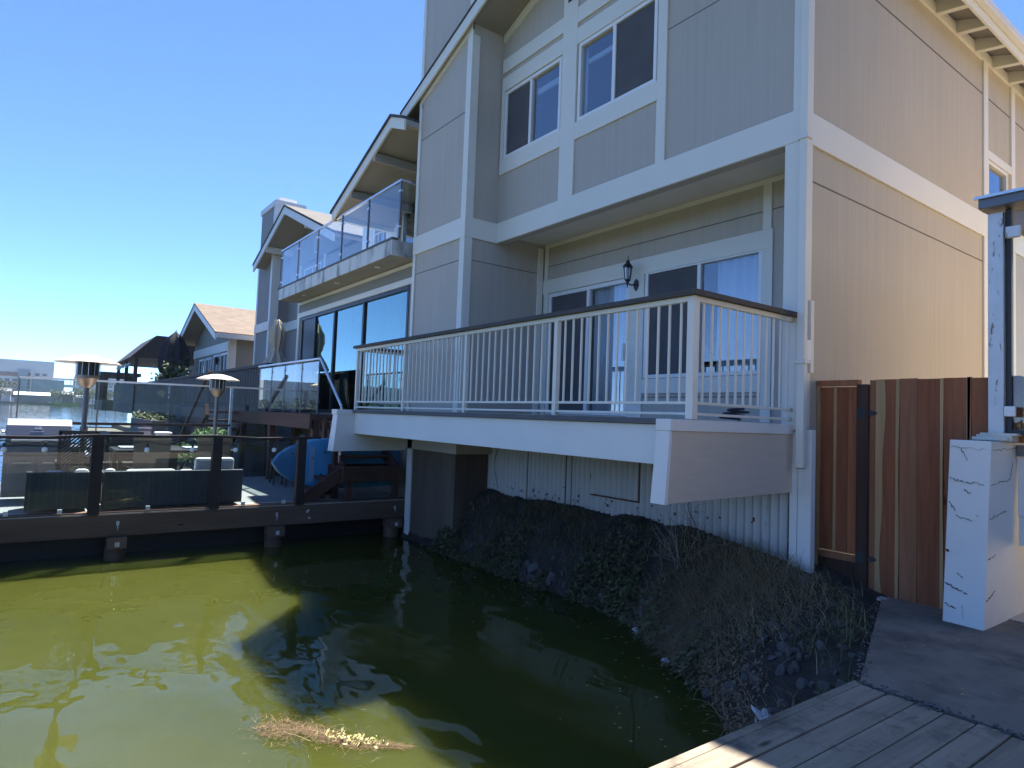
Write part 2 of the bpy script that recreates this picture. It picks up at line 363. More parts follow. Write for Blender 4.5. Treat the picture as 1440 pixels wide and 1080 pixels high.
def opening(kind, parent, axis, u0, u1, z0, z1, f, frame='vinyl', pane='win', splits=(.5,), fw=.05, screen=None, screen_mat='screen',
            curtain=None, blind=None, depth=1.6, curt_mat='curtain', muntin=None, proud=.012):
    """sliding window or door: frame part with panes, screen, curtain and a dim room behind as sub-parts"""
    def bx(mb, a, b, v0, v1, c, d):
        return mb.box(a, b, f+v0, f+v1, c, d) if axis == 'y' else mb.box(f-v1, f-v0, a, b, c, d)
    fr = MB()
    bx(fr, u0, u1, -proud, .07, z1-fw, z1); bx(fr, u0, u1, -proud, .07, z0, z0+fw)
    bx(fr, u0, u0+fw, -proud, .07, z0+fw, z1-fw); bx(fr, u1-fw, u1, -proud, .07, z0+fw, z1-fw)
    cuts = [u0+(u1-u0)*s for s in splits]
    for c in cuts: bx(fr, c-fw*.55, c+fw*.55, -proud+.006, .06, z0+fw, z1-fw)
    if muntin:
        for k in range(1, muntin[0]):
            u = u0+(u1-u0)*k/muntin[0]; bx(fr, u-.012, u+.012, 0, .03, z0+fw, z1-fw)
        for k in range(1, muntin[1]):
            z = z0+(z1-z0)*k/muntin[1]; bx(fr, u0+fw, u1-fw, .002, .028, z-.012, z+.012)
    fo = fr.build(kind, frame, parent, bevel=.004)
    edges = [u0+fw*.5]+cuts+[u1-fw*.5]
    for i, (a, b) in enumerate(zip(edges, edges[1:])):
        bx(MB(), a, b, .032, .036, z0+fw*.5, z1-fw*.5).build('pane', pane, fo)
        if screen is not None and i in screen:
            s = MB(); g = .03
            bx(s, a+fw*.5, b-fw*.5, .014, .018, z0+fw, z1-fw).build('insect_screen', screen_mat, fo)
    if curtain:
        for (a, b) in curtain:
            a = u0+(u1-u0)*a; b = u0+(u1-u0)*b; n = int((b-a)/.03)+2; cm = MB(); vs = []
            for i in range(n):
                u = a+(b-a)*i/(n-1); v = .10+.03*math.sin(i*1.25+.4*math.sin(i*.7))
                for z in (z0+.02, z1-.02): vs.append((u, f+v, z) if axis == 'y' else (f-v, u, z))
            cm.add(vs, [(2*i, 2*i+2, 2*i+3, 2*i+1) for i in range(n-1)], True)
            co = cm.build('curtain', curt_mat, fo)
            sm = co.modifiers.new('cloth', 'SOLIDIFY'); sm.thickness = .004
    if blind:
        for (a, b, c, d) in blind:
            bx(MB(), u0+(u1-u0)*a, u0+(u1-u0)*b, .09, .12, z0+(z1-z0)*c, z0+(z1-z0)*d).build('blind', 'blind', fo)
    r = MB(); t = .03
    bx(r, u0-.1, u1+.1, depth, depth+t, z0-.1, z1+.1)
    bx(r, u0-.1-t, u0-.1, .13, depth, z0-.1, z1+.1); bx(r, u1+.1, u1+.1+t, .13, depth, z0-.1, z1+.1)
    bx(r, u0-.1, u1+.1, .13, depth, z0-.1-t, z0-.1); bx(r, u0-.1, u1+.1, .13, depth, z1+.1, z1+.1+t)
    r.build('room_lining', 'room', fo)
    return fo

# ================================================================== THE NEAREST HOUSE
FY, SX, CF, CL, CR, RB = 5.88, -3.35, 5.28, -10.19, -8.53, 6.88
RX, RZ, RS = -6.92, 6.96, .365           # ridge x, ridge top z, slope
def zr(x): return RZ-RS*abs(x-RX)
house = thing('house', 'nearest tall beige house with cream trim and a long balcony above the green water', 'house', (-6.8, FY, G))
W1 = (-6.66, -5.23, 4.17, 5.29); W2 = (-8.42, -7.03, 4.17, 5.28)
DR = (-8.35, -6.52, .10, 2.11); WN = (-6.22, -4.39, .63, 2.15)
w = MB()
wall(w, 'y', CR, SX, 2.81, 5.29, FY, .12, (W1, W2))
w.prism([(CR, 5.29), (SX-.02, 5.29), (SX-.02, 5.30), (RX, zr(RX)-.2), (CR, zr(CR)-.2)], 'y', FY, FY+.12)
wall(w, 'y', CR, -3.47, -.05, 2.97, RB, .12, (DR, WN))
w.box(-3.51, -3.47, FY+.03, RB, -.05, 2.97)
w.build('wall', 'siding_x', house)
ws = MB()
S1 = (10.79, 11.60, 3.42, 3.97); S2 = (10.79, 11.52, 2.22, 2.66)
wall(ws, 'x', FY+.12, 18, -1.5, 5.52, SX, .12, (S1, S2)); ws.build('side_wall', 'siding_y', house)
B(CL, CL+.1, 7.0, 18, -1.5, 5.3).build('rear_wall', 'siding_y', house)
ch = MB(); ch.box(CL, CR, CF, 7.0, -.58, 5.4); ch.box(CL, CR, CF, 6.35, 5.4, 8.75)
cho = ch.build('chimney', 'siding_x', house)
cp = MB(); cp.box(CL-.05, CR+.05, CF-.05, 6.4, 8.75, 8.85); cp.box(CL+.3, CR-.3, CF+.25, 6.1, 8.85, 9.0); cp.build('chimney_cap', 'trim', cho)
ce = MB(); ce.box(CL-.02, CL+.07, CF-.022, CF, 5.45, 8.75); ce.box(CR-.09, CR+.02, CF-.022, CF, 5.9, 8.75); ce.build('chimney_corner_board', 'trim', cho)
B(CR, SX-.02, FY+.12, RB, 2.97, 3.05).build('porch_ceiling', 'porch_paint', house)
# belt boards
b = MB(); b.box(CR+.03, SX+.03, FY-.032, FY, 2.81, 3.13); b.box(CR, CR+.03, CF, FY, 2.81, 3.13); b.box(CL-.02, CR+.03, CF-.032, CF, 2.81, 3.13)
b.box(SX, SX+.03, FY, 18, 2.81, 3.13)
b.build('belt_board', 'trim', house, bevel=.004)
c = MB(); c.box(CR-.12, CR+.025, CF-.026, CF, -.02, 2.81); c.box(CR-.12, CR+.025, CF-.026, CF, 3.13, zr(CR)-.3)
c.box(CR, CR+.026, CF, CF+.12, -.02, 2.81); c.box(CR, CR+.026, CF, CF+.12, 3.13, zr(CR)-.3); c.build('corner_board', 'trim', house, bevel=.004)
c = MB(); c.box(CL-.02, CL+.07, CF-.026, CF, -.02, 2.81); c.box(CL-.02, CL+.07, CF-.026, CF, 3.13, zr(CL)-.25); c.build('corner_board', 'trim', house, bevel=.004)
c = MB(); c.box(-3.43, SX+.028, FY-.027, FY, 3.13, 5.25); c.box(-3.51, SX+.028, FY-.027, FY+.02, -.01, 2.81); c.box(SX, SX+.027, FY, FY+.16, -.55, 2.81); c.box(SX, SX+.027, FY, FY+.16, 3.13, 5.36)
c.build('corner_board', 'trim', house, bevel=.004)
B(SX-.118, SX-.002, FY+.021, FY+.118, -.01, 2.80).build('corner_post', 'trim', house)
for (a, bb, z0, z1) in ((-7.0, -6.69, 3.13, 6.1), (-5.20, -5.06, 3.13, 5.85)):
    B(a, bb, FY-.028, FY, z0, z1).build('vertical_trim', 'trim', house, bevel=.004)
for (a, bb) in ((CR+.03, -7.0), (-6.69, -5.20)):
    for z0, z1 in ((3.92, 4.165), (5.295, 5.53), (5.61, 5.84)):
        B(a, bb, FY-.027, FY, z0, z1).build('window_trim', 'trim', house, bevel=.004)
B(CR+.03, -8.43, FY-.026, FY, 4.165, 5.295).build('window_trim', 'trim', house, bevel=.004)
# trim of the recessed porch wall
for a in ((-8.50, -4.25, RB-.026, RB, 2.12, 2.35), (-8.47, -8.36, RB-.026, RB, .06, 2.12), (-8.47, -8.40, RB-.026, RB, 2.35, 2.9), (-6.51, -6.23, RB-.026, RB, .06, 2.12), (-4.38, -4.25, RB-.026, RB, .06, 2.12),
          (-4.38, -4.27, RB-.026, RB, 2.35, 2.9), (-6.23, -4.38, RB-.026, RB, .42, .62), (CR, CR+.026, RB-.14, RB-.03, .06, 2.9), (CR+.03, -3.52, RB-.022, RB, 2.9, 2.965)):
    B(*a).build('porch_trim', 'trim', house, bevel=.003)
# dark sheet joints in the siding
for a in ((CR+.03, -3.52, RB-.004, RB, 2.575, 2.587), (CL+.07, CR-.12, CF-.004, CF, 2.46, 2.472), (CL+.07, CR-.12, CF-.004, CF, 4.86, 4.872),
          (-5.06, -3.43, FY-.004, FY, 4.74, 4.75), (-6.23, -4.38, RB-.004, RB, .36, .372), (CR, CR+.004, CF+.12, RB-.14, 2.46, 2.472),
          (SX, SX+.004, FY+.16, 10.61, 2.45, 2.465), (SX, SX+.004, FY+.16, 10.61, 4.87, 4.888), (SX, SX+.004, 10.77, 11.74, 4.87, 4.888), (SX, SX+.004, 11.9, 13.6, 4.87, 4.888), (SX, SX+.004, 10.77, 11.74, 1.9, 1.915)):
    B(*a).build('siding_joint', 'seam', house)
for y0, y1 in ((10.61, 10.77), (11.74, 11.90), (13.6, 13.76)):
    B(SX, SX+.026, y0, y1, 3.13, 5.36).build('side_trim', 'trim', house, bevel=.003)
    B(SX, SX+.026, y0, y1, -.6, 2.81).build('side_trim', 'trim', house, bevel=.003)
for z0, z1 in ((3.98, 4.10), (3.31, 3.41), (2.10, 2.21), (2.67, 2.81)):
    B(SX, SX+.022, 10.77, 11.74, z0, z1).build('side_trim', 'trim', house)
B(SX, SX+.03, FY+.1, 18, 5.36, 5.50).build('frieze_board', 'trim', house)
# windows and doors
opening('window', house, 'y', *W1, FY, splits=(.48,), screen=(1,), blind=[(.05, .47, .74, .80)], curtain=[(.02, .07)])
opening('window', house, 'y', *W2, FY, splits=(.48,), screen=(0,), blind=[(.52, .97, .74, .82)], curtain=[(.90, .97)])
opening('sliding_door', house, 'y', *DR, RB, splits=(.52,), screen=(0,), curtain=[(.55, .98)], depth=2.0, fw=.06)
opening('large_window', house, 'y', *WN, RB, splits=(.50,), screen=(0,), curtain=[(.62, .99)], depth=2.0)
opening('side_window', house, 'x', *S1, SX, splits=(), depth=.8, frame='trim')
opening('side_window', house, 'x', *S2, SX, splits=(), depth=.8, frame='trim')
B(-6.60, -6.56, RB-.06, RB-.02, .9, 1.15).build('door_handle', 'vinyl', house)
# roof
EL, ER, Y0, Y1 = -10.75, -2.98, 5.20, 18.2
def roofpoly(x0, x1, zt, t): return [(x0, zt(x0)-t), (x1, zt(x1)-t), (x1, zt(x1)), (x0, zt(x0))]
rf = MB(); rf.prism(roofpoly(EL, RX, zr, .11), 'y', Y0, Y1); rf.prism(roofpoly(RX, ER, zr, .11), 'y', Y0, Y1)
roof = rf.build('roof', 'soffit_dark', house)
rs = MB(); z2 = lambda x: zr(x)+.035
rs.prism(roofpoly(EL-.04, RX, z2, .033), 'y', Y0-.05, Y1); rs.prism(roofpoly(RX, ER+.04, z2, .033), 'y', Y0-.05, Y1); rs.build('shingles', 'shing_d', roof)
rk = MB(); rk.prism(roofpoly(EL, RX, zr, .2), 'y', Y0-.035, Y0); rk.prism(roofpoly(RX, ER, zr, .2), 'y', Y0-.035, Y0); rk.build('rake_board', 'trim', roof, bevel=.004)
fz = MB(); zf = lambda x: zr(x)-.115
fz.prism(roofpoly(CL-.02, CR+.02, zf, .13), 'y', CF-.03, CF); fz.prism(roofpoly(CR+.03, RX, zf, .13), 'y', FY-.03, FY); fz.prism(roofpoly(RX, SX, zf, .13), 'y', FY-.03, FY); fz.build('gable_frieze', 'trim', roof)
ev = MB(); ev.box(ER-.01, ER+.025, Y0, Y1, 5.29, 5.49); ev.build('eave_board', 'trim', roof, bevel=.004)
B(ER+.026, ER+.11, Y0, Y1, 5.40, 5.51).build('gutter', 'trim_b', roof, bevel=.01)
B(EL-.03, EL, Y0, Y1, 5.35, 5.55).build('eave_board', 'trim', roof)
for k in range(16):
    y = 6.3+k*.66
    if y > 17: break
    MB().hexa([(SX, y, 5.36), (ER-.01, y, 5.30), (ER-.01, y+.09, 5.30), (SX, y+.09, 5.36)], [(SX, y, zr(SX)-.11), (ER-.01, y, zr(ER)-.11), (ER-.01, y+.09, zr(ER)-.11), (SX, y+.09, zr(SX)-.11)]).build('rafter_tail', 'trim', roof)
# third-level vent in the gable
vt = MB(); vt.box(-6.98, -6.3, FY-.03, FY, 5.95, 6.3); vo = vt.build('gable_vent', 'trim', house)
B(-6.9, -6.38, FY-.034, FY-.031, 6.0, 6.24).build('vent_louvre', 'black_metal', vo)
# downspout at the right corner
dp = MB(); dp.beam((-3.275, 5.80, 5.3), (-3.275, 5.80, -.36), .075, .06, (0, 1, 0)); dpo = dp.build('downspout', 'trim', house, bevel=.006)
for z in (.62, 2.78, 4.4): B(-3.33, -3.22, 5.755, 5.85, z, z+.035).build('strap', 'trim_b', dpo)
B(-3.305, -3.245, 5.772, 5.828, -.364, -.358).build('outlet', 'black_metal', dpo)  # black plate stands in for the dark inside of the pipe
kb = MB(); kb.box(-3.35, -3.22, 5.89, 5.97, -1.42, -.0); kb.box(-3.43, -3.355, 5.885, 5.94, -1.30, -.02); kb.build('base_board', 'white_paint', house, bevel=.004)
# cable conduit and box on the corner
B(-3.32, -3.28, 5.895, 5.98, .66, .86).build('cable_box', 'plastic_w', house, bevel=.008)
MB().tube([(-3.305, 5.93, .66), (-3.305, 5.93, -.9)], .012).build('conduit', 'trim_b', house)
B(-3.322, -3.29, 5.985, 6.04, .55, 1.25).build('conduit', 'trim', house)
# balcony
bal = MB(); bal.box(-10.2, -3.53, 4.40, RB, -.02, .055); balo = bal.build('balcony', 'deck_pale', house)
B(-10.2, -3.53, 4.27, 4.40, .0, .05).build('deck_nosing', 'deckfl', balo, bevel=.004)
B(-10.2, -3.53, 4.31, 4.40, -.345, -.002).build('edge_beam', 'white_paint', balo, bevel=.006)
B(-10.2, -3.53, 4.42, 5.85, -.10, -.03).build('balcony_underside', 'soffit', balo)
MB().hexa([(-3.545, 4.09, -.63), (-3.405, 4.09, -.63), (-3.405, 6.02, -.60), (-3.545, 6.02, -.60)], [(-3.53, 4.12, -.05), (-3.40, 4.12, -.05), (-3.40, 6.02, -.05), (-3.53, 6.02, -.05)]).build('end_panel', 'panel_paint', balo, bevel=.003)
MB().hexa([(-3.55, 4.045, -.635), (-3.403, 4.045, -.635), (-3.403, 4.088, -.635), (-3.55, 4.088, -.635)], [(-3.535, 4.085, -.05), (-3.398, 4.085, -.05), (-3.398, 4.118, -.05), (-3.535, 4.118, -.05)]).build('end_strip', 'white_paint', balo, bevel=.003)
B(-3.54, -3.385, 4.078, 5.86, -.05, .045).build('panel_cap', 'white_paint', balo, bevel=.004)
MB().hexa([(-10.44, 3.97, -.64), (-10.2, 3.97, -.64), (-10.2, 5.27, -.62), (-10.44, 5.27, -.62)], [(-10.40, 4.02, -.04), (-10.2, 4.02, -.04), (-10.2, 5.27, -.04), (-10.40, 5.27, -.04)]).build('end_panel', 'white_paint', balo, bevel=.004)
B(-10.41, -10.19, 4.0, 5.27, -.04, .045).build('panel_cap', 'white_paint', balo, bevel=.004)
# substructure
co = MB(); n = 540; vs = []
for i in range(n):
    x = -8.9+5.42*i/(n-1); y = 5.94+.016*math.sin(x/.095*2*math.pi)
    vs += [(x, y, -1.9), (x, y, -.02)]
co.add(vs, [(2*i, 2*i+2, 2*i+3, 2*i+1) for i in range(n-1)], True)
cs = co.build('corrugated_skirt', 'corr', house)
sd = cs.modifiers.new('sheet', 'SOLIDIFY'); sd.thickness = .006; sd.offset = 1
j = MB()
for x in (-7.55, -6.70, -6.58): j.box(x-.008, x+.008, 5.917, 5.925, -1.6, -.02)
for x0, x1, z0, z1 in ((-6.2, -5.36, -.955, -.935), (-5.38, -5.355, -.95, -.35), (-6.215, -6.205, -.75, -.68)): j.box(x0, x1, 5.915, 5.926, z0, z1)
for k in range(38):
    x = rnd.uniform(-8.5, -3.6); z = rnd.choice([-1.0, -1.0, -1.05, -.93])+rnd.uniform(-.05, .05)+.04*(x+6); r = rnd.uniform(.006, .014); j.box(x-r, x+r, 5.918, 5.926, z-r*rnd.uniform(.8, 2.2), z+r)
j.build('panel_joint', 'rust', cs)
for x0, z0, zz in ((-8.35, -.05, -1.1), (-4.6, -.5, -1.1)):
    MB().tube([(x0+.06*math.sin(k*.9)+.02*k/6, 5.915, z0+(zz-z0)*k/8) for k in range(9)], .004, 5).build('hanging_wire', 'black_metal', house)
B(-9.95, -8.57, 5.3, 5.9, -2.3, -.45).build('chimney_base', wood('grey_brown_plywood', (.07, .055, .045), (.16, .125, .10), 'z', .85, 1, False), house)
ft = MB(); ft.box(-10.14, -9.97, 5.28, 5.42, -2.4, -.4); ft.build('foundation_post', 'white_paint', house, bevel=.006)
B(-3.47, -3.352, 5.98, 6.1, -1.7, -.03).build('foundation_post', 'postw', house)

# ------------------------------------------------------------------ balcony railing
rl = thing('balcony_railing', 'cream metal balcony railing with thin balusters and a dark wooden cap rail', 'railing', (-6.8, 4.36, .06))
XL, XR, YR = -10.28, -3.41, 4.36
for x, wd in ((XL, .045), (-8.555, .05), (-6.885, .05), (-5.136, .055), (XR, .072)):
    B(x-wd/2, x+wd/2, YR-wd/2, YR+wd/2, .05, 1.03).build('post', 'trim', rl, bevel=.004)
for z0, z1, wd, nm, mt, ov in ((1.03, 1.075, .05, 'upper_rail', 'trim', .03), (1.075, 1.12, .14, 'cap_rail', 'cap', .07), (.172, .197, .03, 'lower_rail', 'trim', 0), (.082, .105, .03, 'foot_rail', 'trim', 0)):
    m = MB(); m.box(XL-ov, XR+ov, YR-wd/2, YR+wd/2, z0, z1); m.box(XR-wd/2, XR+wd/2, YR+wd/2, 5.855, z0, z1); m.box(XL-wd/2, XL+wd/2, YR+wd/2, CF, z0, z1)
    m.build(nm, mt, rl, bevel=.004)
posts = [XL, -8.555, -6.885, -5.136, XR]
for a, bb in zip(posts, posts[1:]):
    n = round((bb-a)/.122)
    for k in range(1, n):
        x = a+(bb-a)*k/n; B(x-.0085, x+.0085, YR-.0085, YR+.0085, .195, 1.032).build('baluster', 'trim', rl)
for k in range(1, 13):
    y = YR+.02+k*.116; B(XR-.0085, XR+.0085, y-.0085, y+.0085, .105 if k == 12 else .195, 1.032).build('baluster', 'trim', rl)
for k in range(1, 8):
    y = YR+k*.115; B(XL-.0085, XL+.0085, y-.0085, y+.0085, .195, 1.032).build('baluster', 'trim', rl)
for z in (.185, .093): MB().tube([(XR, 5.853, z), (XR, 5.82, z)], .02).build('bracket', 'steel', rl)

# ------------------------------------------------------------------ wall lantern
ln = thing('wall_lantern', 'small black carriage lantern on the wall between sliding door and window', 'lantern', (-6.37, RB, 2.0))
lc = (-6.40, 6.70)
def hexa_ring(r, z): return [(lc[0]+r*math.cos(R(60*k)), lc[1]+r*math.sin(R(60*k)), z) for k in range(6)]
MB().lathe([(.004, 2.40), (.006, 2.34), (.02, 2.335), (.03, 2.30), (.075, 2.245), (.078, 2.235), (.06, 2.23)], (lc[0], lc[1], -.02), 6).build('lantern_roof', 'black_metal', ln)
fr = MB()
for k in range(6): fr.tube([hexa_ring(.062, 2.21)[k], hexa_ring(.04, 2.035)[k]], .006, 5)
fr.lathe([(.045, 2.04), (.045, 2.025), (.02, 2.0), (.01, 1.95), (.004, 1.91)], (lc[0], lc[1], 0), 6); fr.build('lantern_frame', 'black_metal', ln)
MB().lathe([(.036, 2.04), (.056, 2.21)], (lc[0], lc[1], 0), 6).build('lantern_glass', 'win', ln)
MB().tube([(lc[0], lc[1], 1.985), (lc[0]+.01, 6.76, 1.965), (-6.37, 6.81, 1.975), (-6.37, 6.85, 1.98)], .011, 8).build('arm', 'black_metal', ln)
pp = [(-.0, .085), (-.035, .05), (-.05, 0), (-.035, -.05), (0, -.095), (.035, -.05), (.05, 0), (.035, .05)]
MB().prism([(-6.37+a, 1.98+c) for a, c in pp], 'y', 6.835, 6.854).build('wall_plate', 'black_metal', ln, bevel=.004)
# black cord on the balcony
cd = MB(); cd.tube([(-3.75+.11*math.cos(k*.55)+.004*k, 5.35+.09*math.sin(k*.55), .07+.006*k/2) for k in range(34)], .012, 6)
tag(cd.build('coiled_cord', 'black_metal', None, (-3.75, 5.35, .06)), 'black cord coiled on the balcony floor beside the right end railing', 'cord')

# ================================================================== GATE AND FENCE, PILLAR, PATH, DOCK BY THE CAMERA
GY = 6.2
fence = thing('fence', 'narrow redwood fence panel between the house corner and the dark gate post', 'fence', (-3.1, GY, G))
fb = MB(); xs = [-3.315, -3.17, -3.05, -2.95]
for a, bb in zip(xs, xs[1:]): fb.box(a+.002, bb-.002, GY+.03, GY+.05, -1.14, .42)
fb.build('boards', 'red', fence)
B(-3.178, -3.152, GY+.012, GY+.03, -1.14, .41).build('batten', 'sap', fence)
B(-3.34, -3.315, GY, GY+.05, -1.40, .43).build('frame', 'sap', fence)
B(-3.34, -2.94, GY-.005, GY+.06, .43, .485).build('top_rail', 'brownb', fence)
B(-3.315, -2.94, GY, GY+.045, -1.21, -1.155).build('lower_rail', 'brownb', fence)
B(-3.34, -2.94, GY+.01, GY+.05, -1.46, -1.212).build('kick_board', 'postw', fence)
gp = B(-2.945, -2.845, GY-.03, GY+.07, -1.5, .44).build('gate_post', 'postw', fence, bevel=.004)
gate = thing('gate', 'tall wooden gate of brown boards with pale sapwood streaks', 'gate', (-2.3, GY, G))
gb = [(-2.842, -2.79, 'brownb'), (-2.79, -2.586, 'red'), (-2.586, -2.442, 'brownb'), (-2.442, -2.240, 'red'), (-2.240, -2.07, 'red'), (-2.068, -2.035, 'brownb'), (-2.035, -1.91, 'red'), (-1.908, -1.85, 'brownb'), (-1.85, -1.7, 'red'), (-1.7, -1.55, 'red'), (-1.55, -1.38, 'brownb'), (-1.38, -1.2, 'red')]
for i, (a, bb, mt) in enumerate(gb): B(a+.002, bb-.002, GY+(.0 if i % 2 else .006), GY+.028, -1.50 if bb < -1.9 else -.04, .478+.004*((i*7) % 3)).build('board', mt, gate, bevel=.002)
sp = MB()
def sapstrip(xa, fn, off=.0):
    n = 40; v = []
    for k in range(n+1):
        z = -1.49+1.97*k/n; v += [(xa, GY-.004+off, z), (fn(z), GY-.004+off, z), (fn(z), GY+.004+off, z), (xa, GY+.004+off, z)]
    f = []
    for k in range(n):
        o = 4*k
        f += [(o, o+1, o+5, o+4), (o+1, o+2, o+6, o+5), (o+2, o+3, o+7, o+6), (o+3, o, o+4, o+7)]
    f += [(0, 3, 2, 1), (4*n, 4*n+1, 4*n+2, 4*n+3)]
    sp.add(v, f)
sapstrip(-2.785, lambda z: -2.722+.016*math.sin(z*2.3+1)+.008*math.sin(z*7)); sapstrip(-2.614, lambda z: -2.588+.004*math.sin(z*5))
sapstrip(-2.262, lambda z: -2.240+.003*math.sin(z*4)); sapstrip(-2.07, lambda z: -2.048+.006*math.sin(z*3.1), .004)
sp.build('sapwood_streaks', 'sap', gate)
for z in (.175, -1.15):
    hg = MB(); hg.prism([(-2.86, z-.035), (-2.78, z-.012), (-2.765, z), (-2.78, z+.012), (-2.86, z+.035)], 'y', GY-.012, GY-.006); hg.box(-2.94, -2.86, GY-.036, GY-.031, z-.05, z+.05); hg.build('hinge', 'black_metal', gate)
# leaning white pillar of the neighbour's deck
pil = thing('pillar', 'white leaning stucco pillar with black cracks and a post on top', 'pillar', (-1.97, 5.85, G))
pb = MB(); pb.hexa([(-2.11, 5.83, -1.46), (-1.83, 5.81, -1.46), (-1.83, 7.6, -1.46), (-2.11, 7.6, -1.46)], [(-2.06, 5.83, -.035), (-1.78, 5.82, -.035), (-1.78, 7.6, -.035), (-2.06, 7.6, -.035)])
pb.build('shaft', 'pillar', pil, bevel=.006)
ck = MB()
def crack(x0, z0, x1, z1, wd, seed, side=False):
    r = random.Random(seed); n = 12; pts = []
    for k in range(n+1):
        t = k/n; pts.append((x0+(x1-x0)*t, z0+(z1-z0)*t+r.uniform(-1, 1)*.011*(1 if 0 < k < n else .3)))
    for (a, za), (bb, zb) in zip(pts, pts[1:]):
        ww = wd*r.uniform(.15, .85); lean = lambda z: .0354*(z+.035)
        if side: ck.beam((-1.781+lean(za)+.002, a, za), (-1.781+lean(zb)+.002, bb, zb), .004, ww)
        else: ck.beam((a+lean(za), 5.826-.001*0-.014*0, za), (bb+lean(zb), 5.826, zb), .012, ww)
for a in ((-2.05, -.09, -1.79, -.10, .003, 1), (-1.98, -.10, -1.93, -.19, .003, 2), (-2.05, -.33, -1.95, -.36, .004, 3), (-1.96, -.35, -1.80, -.37, .008, 4), (-2.05, -.52, -2.0, -.58, .005, 5), (-2.0, -.62, -1.88, -.65, .004, 6),
          (-1.86, -.60, -1.785, -.615, .004, 7), (-2.05, -.90, -2.03, -.905, .010, 8), (-1.86, -.92, -1.79, -.925, .004, 9), (-2.05, -1.15, -1.96, -1.19, .011, 10), (-1.96, -1.19, -1.80, -1.235, .012, 11), (-1.86, -1.12, -1.83, -1.22, .005, 12),
          (-2.05, -1.31, -1.97, -1.33, .007, 13), (-1.93, -1.30, -1.915, -1.42, .004, 14), (-1.90, -1.36, -1.86, -1.36, .003, 15), (-1.87, -1.30, -1.82, -1.38, .005, 16), (-1.95, -.42, -1.9, -.44, .004, 17), (-1.97, -1.06, -1.93, -1.09, .004, 18)): crack(*a)
for a in ((5.84, -.37, 6.25, -.33, .007, 21), (5.84, -.62, 6.2, -.58, .005, 22), (5.84, -.93, 6.0, -.90, .004, 23), (5.84, -1.24, 6.02, -1.18, .006, 24), (6.25, -.33, 6.3, -.20, .006, 25), (5.84, -.10, 6.4, -.09, .003, 26)): crack(*a, side=True)
ck.build('crack', 'crack', pil)
cs_ = MB(); cs_.box(-1.98, -1.74, 6.03, 6.32, -.03, -.002); cs_.box(-1.96, -1.72, 6.06, 6.40, -.034, .016); cs_.build('base_slab', 'brick_cap', pil, bevel=.008)
encl = thing('patio_canopy', 'peeling metal post holding a flat canopy with glass side panel on the cracked pillar', 'canopy', (-1.8, 6.1, 0))
B(-1.89, -1.785, 6.1, 6.2, .016, 1.79).build('post', 'galv', encl, bevel=.006)
B(-1.93, -1.69, 6.06, 6.26, .012, .03).build('post_base', 'brick_cap', encl)
cn = MB(); cn.box(-1.93, 1.2, 6.02, 8.2, 1.82, 1.90); cn.build('canopy_slab', 'dark_steel', encl, bevel=.006)
B(-1.95, 1.2, 5.99, 6.018, 1.895, 1.918).build('canopy_edge', 'steel', encl)  # bright strip put in as the canopy's lit top edge
B(-1.782, -1.745, 6.14, 6.19, .02, 1.815).build('glass_frame', 'black_metal', encl)
B(-1.742, .9, 6.16, 6.17, .06, 1.8).build('glass_panel', 'rail_glass', encl)
B(-1.742, .9, 6.14, 6.19, .02, .058).build('bottom_frame', 'black_metal', encl)
B(-1.76, -1.665, 6.06, 6.10, 1.56, 1.65).build('bracket', 'galv', encl, bevel=.005)
B(-1.775, -1.70, 6.06, 6.09, .16, .24).build('junction_box', 'plastic_w', encl, bevel=.008)
nd = thing('neighbour_deck', 'white painted deck edge boards projecting beside the cracked pillar', 'deck', (-1.0, 6.5, -.6))
B(-1.775, 1.4, 6.38, 6.42, -.62, -.16).build('fascia_board', 'pillar', nd)
B(-1.775, 1.4, 6.40, 6.44, -.86, -.625).build('lower_board', 'pillar', nd)
B(-1.775, 1.4, 6.36, 8.2, -.15, -.06).build('deck_floor', 'dark_steel', nd)
# neighbour's house across the side yard, just outside the frame: its sunlit wall lights the beige side wall
nh = thing('house', 'cream neighbouring house across the side yard behind the flat metal canopy', 'house', (4, 12, G))
w = MB(); wall(w, 'x', 7.6, 19, -1.5, 5.4, .95, .15, ()); w.box(.95, 8, 7.6, 7.72, -1.5, 5.4); w.build('wall', M('neighbour_siding', (.76, .62, .43), .8, .06, 1), nh)
structure(B(-3.2, .8, 6.35, 14, G+.002, G+.01).build('patio', M('pale_patio_concrete', (.58, .52, .43), .9, .1, 2), None, (-1, 10, G)))  # unseen pale slab, added to bounce sunlight onto the side wall
MB().prism([(.6, 5.4), (8.4, 5.4), (4.5, 6.9)], 'y', 7.3, 19.3).build('roof', 'shing_d', nh)
# path
pm = MB(); pm.prism([(-1.86, 3.97), (2.4, 3.97), (2.4, 14), (-3.2, 14), (-3.2, 6.16), (-2.67, 6.08)], 'z', G-.16, G)
structure(pm.build('path', 'conc', None, (-1, 5, G)))
mo = MB(); r2 = random.Random(3)
for k in range(60):
    x = -3.2+r2.uniform(0, .62); y = 6.12+r2.gauss(0, .035)-.05*(x+3.2); s = r2.uniform(.02, .06)
    mo.lathe([(s*.3, -.02), (s, .0), (s*.7, s*.4), (s*.1, s*.5)], (x, y, G-.02), 7, lambda a, k: 1+.3*math.sin(3*a+x*40))
structure(mo.build('mortar_spill', 'mortar', None, (-2.9, 6.15, G)), 'stuff')
